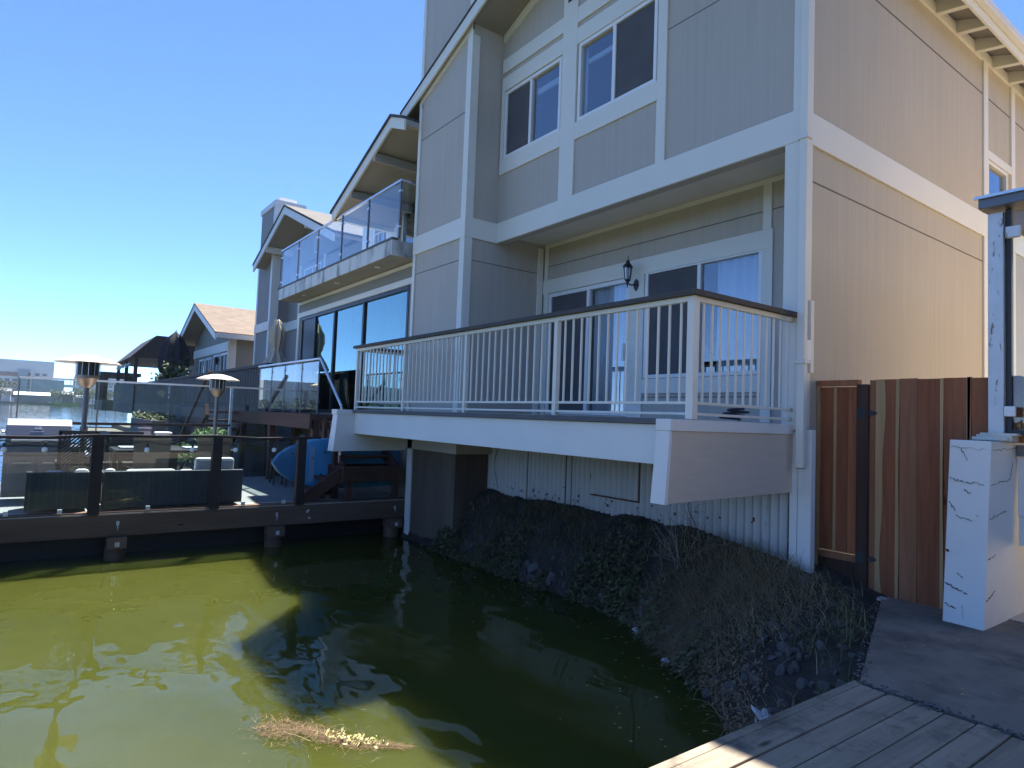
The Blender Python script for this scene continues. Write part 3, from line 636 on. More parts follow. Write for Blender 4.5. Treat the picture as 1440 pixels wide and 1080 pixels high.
# grit and dead leaves in the joint between slab and planks
gm = MB(); r2 = random.Random(44)
for k in range(420):
    x = r2.uniform(-1.88, .6); y = 3.965+r2.gauss(0, .022); s_ = r2.uniform(.004, .014)
    gm.lathe([(s_*.4, -.002), (s_, s_*.3), (s_*.3, s_*.8)], (x, y, G+.0), 5)
for k in range(110):
    t = r2.random(); x = -1.86-.81*t+r2.gauss(-.015, .025); y = 3.98+2.1*t; s_ = r2.uniform(.003, .012)
    gm.lathe([(s_*.4, -.002), (s_, s_*.3), (s_*.3, s_*.8)], (x, y, G-.0), 5)
structure(gm.build('grit', 'rock', None, (-1, 4, G)), 'stuff')
lv = MB()
for k in range(46):
    x, y = r2.uniform(-2.2, .3), r2.uniform(4.1, 6.0)
    if x < -1.8-.39*(y-4): continue
    leaf_s = r2.uniform(.006, .016); a = r2.uniform(0, 6.3)
    lv.add([(x+leaf_s*math.cos(a+q), y+leaf_s*math.sin(a+q)*(.6 if i % 2 else 1), G+.003+.004*(i % 2)) for i, q in enumerate((0, 1.57, 3.14, 4.71))], [(0, 1, 2, 3)])
structure(lv.build('leaf_litter', 'dry', None, (-1, 5, G)), 'stuff')
# near dock
dk = thing('dock', 'weathered grey plank dock in the near corner beside the concrete path', 'dock', (-.5, 2, G))
pk = MB(); x = -1.84; i = 0
while x < 2.3:
    wd = .143; e = 3.93+.012*((i*5) % 3)-.03*(x+1.84)*.2
    pk.box(x+.004, x+wd-.004, -3.0, e, G-.045, G-.006*((i*3) % 4)/4); x += wd; i += 1
pk.build('planks', 'dockwood', dk, bevel=.004)
B(-1.895, -1.842, -3.0, 3.98, G-.20, G-.004).build('rim_board', 'dockwood', dk, bevel=.004)
jo = MB()
for y in (-1.5, .3, 2.0, 3.7): jo.box(-1.84, 2.3, y, y+.06, G-.25, G-.05)
for y in (0.2, 3.3): jo.box(-1.7, -1.55, y, y+.15, -3.2, G-.25)
jo.build('joists', 'postw', dk)

# ================================================================== BANK
def yw(x):      # waterline
    pts = [(-12, 5.3), (-8.6, 5.22), (-6.5, 5.22), (-5, 5.28), (-4, 4.84), (-3, 4.2), (-2.2, 3.4), (-1.6, 2.6), (3, 1.5)]
    for (a, ya), (b_, yb) in zip(pts, pts[1:]):
        if a <= x <= b_: return ya+(yb-ya)*(x-a)/(b_-a)
    return pts[0][1] if x < -12 else pts[-1][1]
def ztop(x):
    pts = [(-12, -1.2), (-8.5, -1.17), (-4.5, -1.12), (-3.4, -1.28), (-2.7, -1.45), (-1.8, -1.62), (3, -1.7)]
    for (a, ya), (b_, yb) in zip(pts, pts[1:]):
        if a <= x <= b_: return ya+(yb-ya)*(x-a)/(b_-a)
    return pts[0][1] if x < -12 else pts[-1][1]
from mathutils import noise as mn
def gz(x, y):
    d = y-yw(x); wd = max(.62, min(1.6, 6.0-yw(x)-.1))
    if d < 0: z = W-.03+d*.7
    else:
        s = min(d/wd, 1); z = W-.03+(ztop(x)-W+.03)*(1-(1-s)**1.7)
    n = mn.fractal(Vector((x*1.7, y*1.7, 1.3)), 1.0, 2.0, 5)*.07
    return z+n*(1 if d < .9 else .45)
mb = MB(); nx, ny = 190, 90; vs = []; xa, xb, ya, yb = -10.15, -1.4, 2.2, 6.6
for i in range(nx):
    for k in range(ny):
        x = xa+(xb-xa)*i/(nx-1); y = ya+(yb-ya)*k/(ny-1); vs.append((x, y, gz(x, y)))
mb.add(vs, [(i*ny+k, (i+1)*ny+k, (i+1)*ny+k+1, i*ny+k+1) for i in range(nx-1) for k in range(ny-1)], True)
structure(mb.build('bank', 'soil', None, (-6, 5.5, W)))

# rocks: six shapes, copied
def rock_mesh(seed):
    bm = bmesh.new(); bmesh.ops.create_icosphere(bm, subdivisions=3, radius=1)
    r = random.Random(seed)
    planes = [(Vector((r.gauss(0, 1), r.gauss(0, 1), r.gauss(0, 1))).normalized(), r.uniform(.55, .85)) for _ in range(9)]
    for v in bm.verts:
        for nn, d in planes:
            q = v.co.dot(nn)
            if q > d: v.co -= nn*(q-d)
        v.co *= 1+.05*mn.noise(v.co*3+Vector((seed, 0, 0)))
    me = bpy.data.meshes.new('rock'); bm.to_mesh(me); bm.free(); me.materials.append(MT['rock']); return me
rms = [rock_mesh(s) for s in range(6)]
rr = random.Random(11); first = None
for k in range(190):
    if k < 130: x = rr.uniform(-3.9, -1.95); y = yw(x)+rr.uniform(-.12, 1.5)
    else: x = rr.uniform(-8.8, -3.8); y = yw(x)+abs(rr.gauss(-.02, .12))
    if x > -2.7 and (y-3.98) > -2.543*(x+1.84)-.22: continue
    if y > 5.85: continue
    s = rr.uniform(.018, .06)*(1.25 if y-yw(x) < .3 else 1)
    o = bpy.data.objects.new('rock', rms[k % 6]); COL.objects.link(o)
    o.location = (x, y, gz(x, y)+s*.12); o.scale = (s*rr.uniform(.8, 1.4), s*rr.uniform(.8, 1.2), s*rr.uniform(.45, .75)); o.rotation_euler = (rr.uniform(0, 6), rr.uniform(0, 6), rr.uniform(0, 6))
    tag(o, 'small angular grey rock lying on the muddy bank', 'rock', 'grey rocks on the bank')

def blade(mb, p, h, lean, az, wd, seg=3, droop=.6):
    d = Vector((math.cos(az), math.sin(az), 0)); sd = Vector((-math.sin(az), math.cos(az), 0))
    v = []; q = Vector(p)
    for k in range(seg+1):
        t = k/seg; ww = wd*(1-t*.85); v += [q-sd*ww/2, q+sd*ww/2]
        a = lean+droop*t*1.2; q = q+(Vector((0, 0, 1))*math.cos(a)+d*math.sin(a))*h/seg
    mb.add(v, [(2*k, 2*k+1, 2*k+3, 2*k+2) for k in range(seg)], True)
def leaf(mb, p, s, r):
    n = Vector((r.gauss(0, .7), r.gauss(0, .7)-.4, 1)).normalized(); a = n.cross(Vector((r.gauss(0, 1), r.gauss(0, 1), r.gauss(0, .4)))).normalized(); b_ = n.cross(a); p = Vector(p)
    mb.add([p-a*s, p+b_*s*.55-a*s*.1, p+a*s, p-b_*s*.55-a*s*.1], [(0, 1, 2, 3)])
r = random.Random(5)
def onpath(x, y): return x > -2.75 and (y-3.98) > -2.543*(x+1.84)-.06
iv = MB()
for k in range(17000):
    x = r.uniform(-9.3, -3.0); d = abs(r.gauss(.06, .16)); y = yw(x)+d-.05
    cl = mn.noise(Vector((x*1.9, y*1.9, 4)))
    if cl < -.12 or y > 5.85: continue
    hgt = max(0, .07+.26*cl)*r.uniform(.1, 1.2)
    leaf(iv, (x, y-.07*r.random(), gz(x, y)+hgt), r.uniform(.007, .03)*(1.4 if cl > .25 else 1), r)
structure(iv.build('creeper', 'ivy', None, (-6, 5.3, W)), 'stuff')
wd_ = MB()
for k in range(15000):
    x = r.uniform(-9.0, -1.95); y = yw(x)+r.uniform(.0, 1.7)*(.5 if x < -5 else 1)
    cl = mn.noise(Vector((x*1.5, y*1.5, 9)))
    if cl < (-.06 if x > -3.2 else .02) or y > 5.8 or onpath(x, y): continue
    z = gz(x, y)
    blade(wd_, (x, y, z), r.uniform(.05, .17)*(1.9 if r.random() < .06 else 1), r.uniform(.2, 1.1), r.uniform(0, 6.28), r.uniform(.004, .008))
structure(wd_.build('grass', 'weed', None, (-5, 5.2, W)), 'stuff')
dg = MB()
for k in range(11000):
    t = r.random()
    if t < .62: x = r.gauss(-3.62, .42); y = r.gauss(5.25, .30)
    elif t < .85: x = r.gauss(-4.0, .3); y = yw(x)+abs(r.gauss(.1, .15))
    else: x = r.uniform(-8.5, -2.2); y = yw(x)+abs(r.gauss(.1, .3))
    if y < yw(x)-.03 or y > 5.85 or onpath(x, y): continue
    z = gz(x, y)
    blade(dg, (x, y, z+r.uniform(0, .05)), r.uniform(.10, .34), r.uniform(.3, 1.3), r.gauss(-1.9, 1.3), r.uniform(.0025, .006), 4, 1.0)
structure(dg.build('dry_grass', 'dry', None, (-4, 5.2, W)), 'stuff')
rd = MB()
for k in range(1800):
    x = r.gauss(-3.3, .45); y = yw(x)+abs(r.gauss(.12, .2))
    if onpath(x, y) or y > 5.8: continue
    leaf(rd, (x, y, gz(x, y)+r.uniform(0, .10)), r.uniform(.008, .02), r)
structure(rd.build('dead_weeds', 'rdry', None, (-3.3, 4.8, W)), 'stuff')
# specks of scum and leaf bits on the shaded water along the bank
sk = MB(); r = random.Random(77)
for k in range(260):
    x = r.uniform(-9.5, -2.2); y = yw(x)-.05-abs(r.gauss(0, .5)); s_ = r.uniform(.003, .012); a = r.uniform(0, 6.3)
    sk.add([(x+s_*math.cos(a+q)*(1.6 if i % 2 else 1), y+s_*math.sin(a+q), W+.004) for i, q in enumerate((0, 1.4, 3.1, 4.6))], [(0, 1, 2, 3)])
structure(sk.build('floating_specks', 'dry', None, (-6, 4.5, W)), 'stuff')
# bare dead shrub
sh = MB(); r = random.Random(21); bx_, by_ = -4.35, 5.42; bz = gz(bx_, by_)
def twig(p, d, l, rad, dep):
    q = p; pts = [p]
    for k in range(4):
        d = (d+Vector((r.gauss(0, .16), r.gauss(0, .16), r.gauss(0, .10)))).normalized(); q = q+d*l/4; pts.append(q)
    sh.tube(pts, rad, 5, rad*.45)
    if dep:
        for k in range(3):
            i = r.randint(1, 4); twig(pts[i], (d+Vector((r.gauss(0, .6), r.gauss(0, .6), r.gauss(.1, .3)))).normalized(), l*r.uniform(.45, .75), rad*.55, dep-1)
for k in range(7): twig(Vector((bx_+r.gauss(0, .04), by_+r.gauss(0, .03), bz-.02)), Vector((r.gauss(0, .45), r.gauss(-.1, .35), 1)).normalized(), r.uniform(.35, .62), .0045, 2)
tag(sh.build('dead_shrub', M('dead_twig', (.32, .26, .20), .9, .3, 20), None, (bx_, by_, bz)), 'bare leafless shrub with thin grey twigs standing on the bank', 'shrub')
# litter
def litter(name, label, x, y, s, seed, cat='litter', mat='litter'):
    bm = bmesh.new(); bmesh.ops.create_icosphere(bm, subdivisions=3, radius=1); rq = random.Random(seed)
    for v in bm.verts:
        nn = mn.fractal(v.co*1.6+Vector((seed*3.1, 0, 0)), 1, 2, 4); v.co *= (.75+.55*nn); v.co.z *= .55; v.co.x *= 1.1
    me = bpy.data.meshes.new(name); bm.to_mesh(me); bm.free(); me.materials.append(MT[mat])
    o = bpy.data.objects.new(name, me); COL.objects.link(o); o.scale = (s, s, s*1.1); o.location = (x, y, max(gz(x, y), W)+s*.3); o.rotation_euler = (.5, .3, seed)
    return tag(o, label, cat)
litter('crumpled_packet', 'crumpled silvery white packet on the rocks beside the plank dock', -2.50, 4.02, .085, 1)
litter('plastic_scrap', 'flat white plastic scrap at the waterline below the ivy', -4.52, 5.02, .07, 2)
litter('paper_scrap', 'tiny white paper scrap at the foot of the dry grass', -3.86, 4.66, .04, 3)
# floating weed raft
fw = MB(); r = random.Random(31)
P0, P1 = Vector((-4.42, 1.38)), Vector((-3.72, 2.02))
for k in range(2300):
    t = r.random()**1.5; c_ = P0.lerp(P1, t); sp_ = .062*(1-.75*t)*(1+.5*math.sin(t*19)); x = c_.x+r.gauss(0, sp_); y = c_.y+r.gauss(0, sp_*.8)+.05*math.sin(t*7)
    if r.random() < .10 and t < .8: x += r.gauss(0, .12); y += r.gauss(0, .1)
    a = r.uniform(0, 6.28); blade(fw, (x, y, W+.002+abs(r.gauss(0, .012))*(1-t*.5)), r.uniform(.015, .075), 1.42, a, r.uniform(.0015, .0045), 3, .12)
fr_ = thing('floating_weed', 'raft of brown roots and yellow leaf scraps floating on the green water', 'weeds', (-4.1, 1.7, W))
fw.build('root_mat', 'debris_b', fr_)['kind'] = 'stuff'
fl = MB()
for k in range(150):
    t = min(max(r.gauss(.62, .11), 0), 1); c_ = P0.lerp(P1, t); leaf(fl, (c_.x+r.gauss(0, .03), c_.y+r.gauss(0, .028), W+.012+r.random()*.02), r.uniform(.006, .02), r)
fl.build('leaf_scraps', 'debris_y', fr_)['kind'] = 'stuff'
fs = MB()
for a in ((-4.2, 1.62, .35, .3), (-4.1, 1.55, .25, -2.2), (-4.15, 1.5, .3, 1.0)): blade(fs, (a[0], a[1], W+.015), a[2], 1.2, a[3], .003, 4, .3)
fs.build('straw', 'dry', fr_)

# ================================================================== NEIGHBOUR'S DOCK (left)
ndk = thing('neighbour_dock', 'wooden dock with a dark edge beam carrying patio furniture behind glass', 'dock', (-12, 1, D))
B(-14.7, -10.21, -6, 5.4, D-.05, D).build('deck_floor', M('pale_dock_paint', (.36, .345, .31), .8, .12, 3, stretch=(.3, 3, 1)), ndk)
B(-14.6, -10.7, -6, 5.2, W-.3, D-.06).build('float', 'black_metal', ndk)  # black block added beneath to darken the underside and hide sky behind
B(-10.35, -10.2, -6, 5.35, D-.31, D-.01).build('edge_beam', 'beamwood', ndk, bevel=.012)
B(-10.40, -10.22, -6, 5.35, D-.008, D+.02).build('kerb_board', 'beamwood', ndk)
for y in (1.03, 3.13, 5.12):
    q = MB(); q.box(-10.42, -10.1, y-.11, y+.11, D-.46, D-.31); q.lathe([(.13, -1.2), (.13, 0)], (-10.3, y, D-.46), 14); q.build('pile', 'beamwood', ndk)
    q = MB(); q.lathe([(.035, 0), (.035, .02)], (0, 0, 0), 10)
    q = MB(); q.beam((-10.2, y, D-.13), (-10.18, y, D-.13), .035, .05); q.tube([(-10.185, y, D-.15), (-10.165, y, D-.18), (-10.17, y, D-.22)], .008, 6); q.build('bracket', 'galv', ndk); MB().beam((-10.12, y, D-.40), (-10.09, y, D-.40), .05, .06).build('pile_cap_bolt', 'galv', ndk)
for y, z in ((3.62, -.10), (3.64, -.22), (3.60, -.12)): MB().tube([(-10.2, y, D+z), (-10.185, y, D+z)], .018, 8).build('bolt', 'galv', ndk)
# near glass railing of the dock
gr = thing('dock_railing', 'dark post and glass railing along the near edge of the wooden dock', 'railing', (-10.2, 1, D))
for y in (-4.6, -2.2, .74, 2.22, 3.46): B(-10.27, -10.15, y-.065, y+.065, D, -.43).build('post', 'darkwood', gr, bevel=.005)
cps = [(-10.2, -6, -.44), (-10.2, -2.2, -.43), (-10.2, -.9, -.465), (-10.2, .2, -.465), (-10.2, .74, -.43), (-10.2, 1.5, -.435), (-10.2, 2.22, -.42), (-10.2, 2.8, -.45), (-10.2, 3.46, -.43), (-10.2, 3.75, -.42)]
m = MB()
for a, bb in zip(cps, cps[1:]): m.beam(a, bb, .09, .035)
m.build('cap_rail', 'darkwood', gr)
for a, bb in ((-4.5, -2.3), (-2.1, .66), (.82, 2.14), (2.30, 3.38)): B(-10.205, -10.195, a, bb, D+.06, -.49).build('glass_panel', 'dock_glass', gr)
for y in (-.2, .35, 1.35, 2.6, 3.2): B(-10.225, -10.175, y, y+.05, D+.03, D+.08).build('clamp', 'galv', gr)
# string lights
sl = thing('string_lights', 'string of round white bulbs hanging along the dark glass railing', 'string lights', (-10.25, 1.3, -.5))
by = [-.24, .17, 1.31, 1.88, 2.46, 3.02]; wire = []
yy = [-1.2]+by+[3.46]
for a, bb in zip(yy, yy[1:]):
    for k in range(6): t = k/6; wire.append((-10.14, a+(bb-a)*t, -.50-.05*math.sin(math.pi*t)))
MB().tube(wire, .005, 5).build('wire', 'black_metal', sl)
for y in by:
    MB().lathe([(.014, .0), (.016, -.05)], (-10.14, y, -.53), 8).build('socket', 'black_metal', sl)
    MB().lathe([(.008, .0), (.026, -.014), (.034, -.035), (.028, -.058), (.008, -.07)], (-10.14, y, -.58), 12).build('bulb', 'bulb', sl)
# patio heaters
def heater(loc, label):
    t = thing('patio_heater', label, 'heater', loc, 'patio heaters on the dock'); x, y, z = loc
    MB().lathe([(.23, 0), (.24, .03), (.22, .05)], loc, 24).build('base', 'dark_steel', t)
    MB().lathe([(.035, .0), (.035, 1.72)], (x, y, z+.05), 14).build('pole', 'dark_steel', t)
    MB().lathe([(.05, 1.68), (.10, 1.74), (.125, 1.80), (.15, 1.82), (.15, 1.86)], loc, 20).build('burner', 'burner_brown', t)
    e = MB(); e.lathe([(.142, 1.86), (.142, 2.06)], loc, 20); e.build('emitter', 'black_metal', t)
    c_ = MB()
    for k in range(12): a = k*math.pi/6; c_.tube([(x+.15*math.cos(a), y+.15*math.sin(a), z+1.86), (x+.15*math.cos(a), y+.15*math.sin(a), z+2.07)], .004, 4)
    c_.build('cage', 'steel', t)
    MB().lathe([(.02, 2.15), (.12, 2.14), (.27, 2.10), (.385, 2.05), (.41, 2.04), (.41, 2.032), (.27, 2.075), (.1, 2.10), (.02, 2.10)], loc, 36).build('reflector', 'heater_hood', t)
    return t
MT['burner_brown'] = M('tarnished_metal', (.30, .24, .20), .4, .15, 8, metal=.7)
MT['heater_hood'] = M('pale_aluminium_hood', (.62, .57, .50), .5, .05, 3, metal=.15)
heater((-11.10, .62, D), 'larger patio heater with white dome standing left beside the grill')
heater((-14.22, 3.03, D), 'smaller farther patio heater with white dome below the gabled house')
# grill
g = thing('grill', 'stainless barbecue grill with hood and cabinet doors on the dock', 'grill', (-11.9, .12, D))
B(-12.25, -11.72, -.28, .52, D+.08, -.72).build('cabinet', 'grillbody', g, bevel=.01)
for y0, y1 in ((-.22, .10), (.14, .46)):
    d_ = B(-11.72, -11.70, y0, y1, D+.16, -.80).build('door', 'grillbody', g, bevel=.005); B(-11.70, -11.675, y0+.05, y1-.05, -.91, -.885).build('handle', 'steel', d_)
B(-12.28, -11.68, -.55, .85, -.72, -.66).build('side_shelf', 'grillm', g, bevel=.008)
B(-11.70, -11.66, -.28, .52, -.78, -.67).build('control_panel', 'grillm', g)
hd = MB(); hd.prism([(-12.28, -.655), (-11.70, -.655), (-11.68, -.50), (-11.74, -.36), (-11.86, -.285), (-12.05, -.27), (-12.2, -.33), (-12.28, -.45)], 'y', -.27, .51)
ho = hd.build('hood', 'grillm', g, bevel=.012)
lg = MB(); zz = -.40
lg.prism([(.05, -.415), (.075, -.385), (.10, -.405), (.125, -.375), (.155, -.415)], 'x', -11.735, -11.715); lg.box(-11.715, -11.70, .02, .17, -.47, -.445); lg.build('emblem', 'plastic_w', ho)
MB().tube([(-11.63, -.2, -.575), (-11.63, .42, -.575)], .014, 8).build('hood_handle', 'steel', ho)
for y in (-.18, .40): MB().tube([(-11.63, y, -.575), (-11.69, y, -.575)], .018, 8).build('handle_bracket', 'steel', ho)
for y in (-.31, .55): MB().lathe([(.035, 0), (.04, .03), (.02, .05)], (-11.72, y, -.48), 12).build('hinge_knob', 'steel', ho)
# wicker chair
wc = thing('wicker_chair', 'dark woven wicker armchair standing between the grill and the heater', 'chair', (-11.2, .6, D))
bk = MB()
for k in range(-9, 10):
    c_ = -.655+k*.05; ya = max(.36, .57+(-.88-c_)); yb_ = min(.78, .57+(-.44-c_))
    if yb_-ya > .03: bk.beam((-11.02, ya, c_+ya-.57), (-11.02, yb_, c_+yb_-.57), .014, .022)
bk.box(-11.04, -11.0, .33, .37, -.9, -.42); bk.box(-11.04, -11.0, .77, .81, -.9, -.42); bk.box(-11.04, -11.0, .33, .81, -.45, -.40)
bk.build('backrest', 'wicker', wc)
B(-11.6, -11.0, .33, .81, D+.30, D+.42).build('seat', 'wicker', wc, bevel=.03)
for y in (.31, .79): B(-11.6, -11.0, y, y+.05, D+.58, D+.63).build('armrest', 'wicker', wc, bevel=.01)
for x in (-11.58, -11.06):
    for y in (.34, .76): B(x, x+.045, y, y+.045, D, D+.58).build('leg', 'wicker', wc)
# sofas
def sofa(y0, y1, label, cush, endp):
    t = thing('outdoor_sofa', label, 'sofa', (-10.6, (y0+y1)/2, D), 'wicker sofas along the glass railing')
    B(-10.50, -10.42, y0, y1, D+.05, -.93).build('backrest', 'wickerback', t, bevel=.01)
    B(-11.15, -10.50, y0, y1, D+.08, D+.27).build('seat_base', 'wicker', t, bevel=.01)
    for y in (y0, y1-.07): B(-11.15, -10.50, y, y+.07, D+.05, D+.50).build('arm', 'wicker', t, bevel=.01)
    m = MB(); n = max(1, round((y1-y0-.14)/.65)); st = (y1-y0-.14)/n
    for k in range(n): B(-11.14, -10.66, y0+.08+k*st, y0+.06+(k+1)*st, D+.27, D+.41).build('seat_cushion', 'cush', t, bevel=.035)
    for a, bb, h in cush:
        B(-10.63, -10.51, a, bb, D+.36, h).build('back_cushion', 'cush', t, bevel=.045)
    return t
sofa(.0, .70, 'short dark wicker sofa left of the first dark dock post', [(.2, .4, -.915), (.52, .69, -.90)], 0)
sofa(.86, 2.66, 'long ribbed dark wicker sofa with white cushions between the dock posts', [(.87, 1.0, -.90), (1.12, 1.75, -.915), (1.8, 2.0, -.925), (2.0, 2.55, -.755)], 1)
# low table and planter by the wall, small items
tb = thing('patio_table', 'dark patio table with pale runner behind the long wicker sofa', 'table', (-12.4, 1.9, D))
B(-12.9, -11.9, 1.1, 2.9, -.78, -.73).build('table_top', 'darkwood', tb, bevel=.006)
for x in (-12.85, -12.0):
    for y in (1.15, 2.8): B(x, x+.06, y, y+.06, D, -.78).build('leg', 'darkwood', tb)
B(-12.6, -12.2, 1.2, 1.65, -.728, -.70).build('runner', 'cush', tb); B(-12.6, -12.2, 2.15, 2.65, -.728, -.70).build('runner', 'cush', tb)
def pchair(x, y, az, label):
    t = thing('patio_chair', label, 'chair', (x, y, D), 'dark chairs around the patio table')
    ca, sa = math.cos(az), math.sin(az)
    def P(u, v, z): return (x+u*ca-v*sa, y+u*sa+v*ca, D+z)
    MB().hexa([P(-.24, -.24, .42), P(.24, -.24, .42), P(.24, .24, .42), P(-.24, .24, .42)], [P(-.24, -.24, .47), P(.24, -.24, .47), P(.24, .24, .47), P(-.24, .24, .47)]).build('seat', 'wicker', t)
    MB().hexa([P(-.26, -.24, .47), P(-.21, -.24, .47), P(-.21, .24, .47), P(-.26, .24, .47)], [P(-.36, -.26, .98), P(-.32, -.26, .98), P(-.32, .26, .98), P(-.36, .26, .98)]).build('backrest', 'wicker', t)
    for u in (-.21, .21):
        for v in (-.21, .21): MB().tube([P(u, v, .42), P(u*1.1, v*1.1, 0)], .018, 6).build('leg', 'black_metal', t)
pchair(-11.75, 1.55, math.pi, 'dark patio chair at the near side of the table, left one')
pchair(-11.75, 2.45, math.pi, 'dark patio chair at the near side of the table, right one')
pchair(-13.05, 1.4, 0, 'dark patio chair at the far side of the table beside the windscreen')
for k, (x, y) in enumerate(((-13.2, 4.15), (-12.75, 4.25), (-12.3, 4.35))):
    pchair(x, y, -1.7, ['dark chair under the upper deck, leftmost of three in a row', 'dark chair under the upper deck, middle of three in a row', 'dark chair under the upper deck, rightmost of three beside the blue board'][k])
# white jug-like boxes on dock: cooler
cl_ = thing('cooler', 'white cooler box behind the dark table on the dock', 'cooler', (-13.4, 1.97, D))
B(-13.5, -13.25, 1.86, 2.08, -.74, -.52).build('box', 'plastic_w', cl_, bevel=.03); B(-13.52, -13.23, 1.84, 2.10, -.52, -.485).build('lid', 'plastic_w', cl_, bevel=.015); B(-13.55, -13.15, 1.75, 2.2, D, -.74).build('stand', 'darkwood', cl_)
# far windscreen
wsn = thing('glass_windscreen', 'tall clear glass windscreen with a white top rail along the far dock edge', 'windscreen', (-14.6, 1.5, D))
MB().beam((-14.6, -.2, .41), (-14.6, 4.7, .45), .05, .035).build('top_rail', 'supw', wsn)
MB().beam((-14.6, .45, -.40), (-14.6, 3.4, -.37), .06, .05).build('mid_rail', 'darkwood', wsn)
for a, bb in ((-.2, 1.0), (1.02, 2.2), (2.22, 3.38), (3.42, 4.68)): B(-14.606, -14.594, a, bb, D+.1, .40).build('glass_panel', 'rail_glass', wsn)
for y in (3.4,): B(-14.625, -14.575, y-.025, y+.025, D, .42).build('post', 'steel', wsn)
for y in (-.2, 1.01): B(-14.61, -14.585, y-.012, y+.012, D, .40).build('post', 'dark_steel', wsn)
# paddleboard standing on edge
n = 26; pu = []
for k in range(n+1): t = k/n; pu.append((3.22+2.9*t, .43*(math.sin(min(t/.32, 1)*math.pi/2)**.62)*(1-.12*max(0, t-.5)*2)))
poly = [(y, -.87-.02*(y-3.2)-h) for y, h in pu]+[(y, -.87-.02*(y-3.2)+h) for y, h in reversed(pu[1:])]
sp_ = thing('paddleboard', 'bright blue paddleboard standing on its long edge beneath the stairs', 'paddleboard', (-10.95, 4.4, -1.3))
MB().prism(poly, 'x', -11.0, -10.90).build('board', 'sup', sp_, bevel=.03)
cx = MB()
for y, z in ((3.55, -.72), (3.62, -.95), (3.9, -.8), (4.05, -1.08), (4.1, -.7)): cx.tube([(-10.905, y, z), (-10.89, y, z)], .018, 8)
cx.build('fittings', 'black_metal', sp_)
B(-10.897, -10.890, 3.84, 3.93, -1.2, -.6).build('pale_stripe', 'sup_stripe', sp_)
# upper deck, its glass railing, stairs
ud = thing('upper_deck', 'dark wooden deck platform in front of the sliding doors of the middle house', 'deck', (-13.5, 4.8, 0))
B(-17, -11.45, 4.05, 5.5, -.16, -.06).build('deck_floor', 'stairwood', ud); B(-17, -11.45, 4.0, 4.05, -.32, -.05).build('rim_board', 'stairwood', ud)
for x in (-16.5, -14.2, -11.6): B(x, x+.12, 4.08, 4.2, D, -.16).build('post', 'stairwood', ud)
ug = thing('deck_glass_railing', 'glass railing with steel posts at the top of the wooden stairs', 'railing', (-13.5, 4.2, 0))
MB().tube([(-15.6, 4.2, .98), (-11.62, 4.2, .965)], .024, 8).build('top_rail', 'steel', ug)
for x in (-15.5, -14.55, -13.65, -12.59, -11.65):
    MB().tube([(x, 4.2, -.06), (x, 4.2, .97)], .015, 8).build('post', 'dark_steel', ug)
    for z in (.15, .8): B(x-.025, x+.025, 4.185, 4.225, z, z+.035).build('clamp', 'dark_steel', ug)
for a, bb in ((-15.47, -14.58), (-14.52, -13.68), (-13.62, -12.62), (-12.56, -11.68)): B(a, bb, 4.195, 4.205, .02, .92).build('glass_panel', 'rail_glass', ug)
hr_ = MB(); hr_.tube([(-11.62, 4.2, .97), (-10.62, 4.25, .09)], .024, 8); ho_ = hr_.build('stair_handrail', 'steel', ug)
MB().tube([(-10.62, 4.25, .09), (-10.60, 4.25, -.85)], .02, 8).build('post', 'steel', ug)
st = thing('stairs', 'dark brown wooden stairs with landing descending to the neighbouring dock', 'stairs', (-11, 4.7, D))
B(-11.5, -10.22, 4.22, 5.26, -.98, -.90).build('landing', 'stairwood', st, bevel=.008); B(-11.5, -10.20, 4.17, 4.22, -1.16, -.9).build('landing_rim', 'stairwood', st, bevel=.006)
B(-10.22, -10.18, 4.22, 5.26, -1.14, -.90).build('landing_rim', 'stairwood', st, bevel=.006)
for x, y in ((-10.32, 4.25), (-10.34, 5.1), (-11.4, 4.3)): B(x, x+.1, y, y+.1, D, -.98).build('post', 'stairwood', st)
for k in range(5):
    z = -.10-.16*(k+1); x = -11.45+.20*k
    B(x, x+.26, 4.3, 5.2, z-.04, z).build('tread', 'stairwood', st, bevel=.004)
for y in (4.26, 5.2): MB().beam((-11.5, y, -.2), (-10.45, y, -.98), .045, .24).build('stringer', 'stairwood', st)
for k in range(2):
    z = -.90-.19*(k+1); y = 4.17-.24*(k+1)
    B(-11.3, -10.36, y, y+.28, z-.04, z).build('tread', 'stairwood', st, bevel=.004); B(-11.3, -10.36, y+.24, y+.26, z-.15, z-.04).build('riser', 'stairwood', st)
MB().beam((-10.33, 4.2, -1.0), (-10.33, 3.55, -1.46), .04, .2).build('stringer', 'stairwood', st)
B(-10.75, -10.65, 4.18, 4.28, D, -.2).build('post', 'stairwood', st); B(-11.3, -11.2, 4.18, 4.28, D, -.2).build('post', 'stairwood', st)

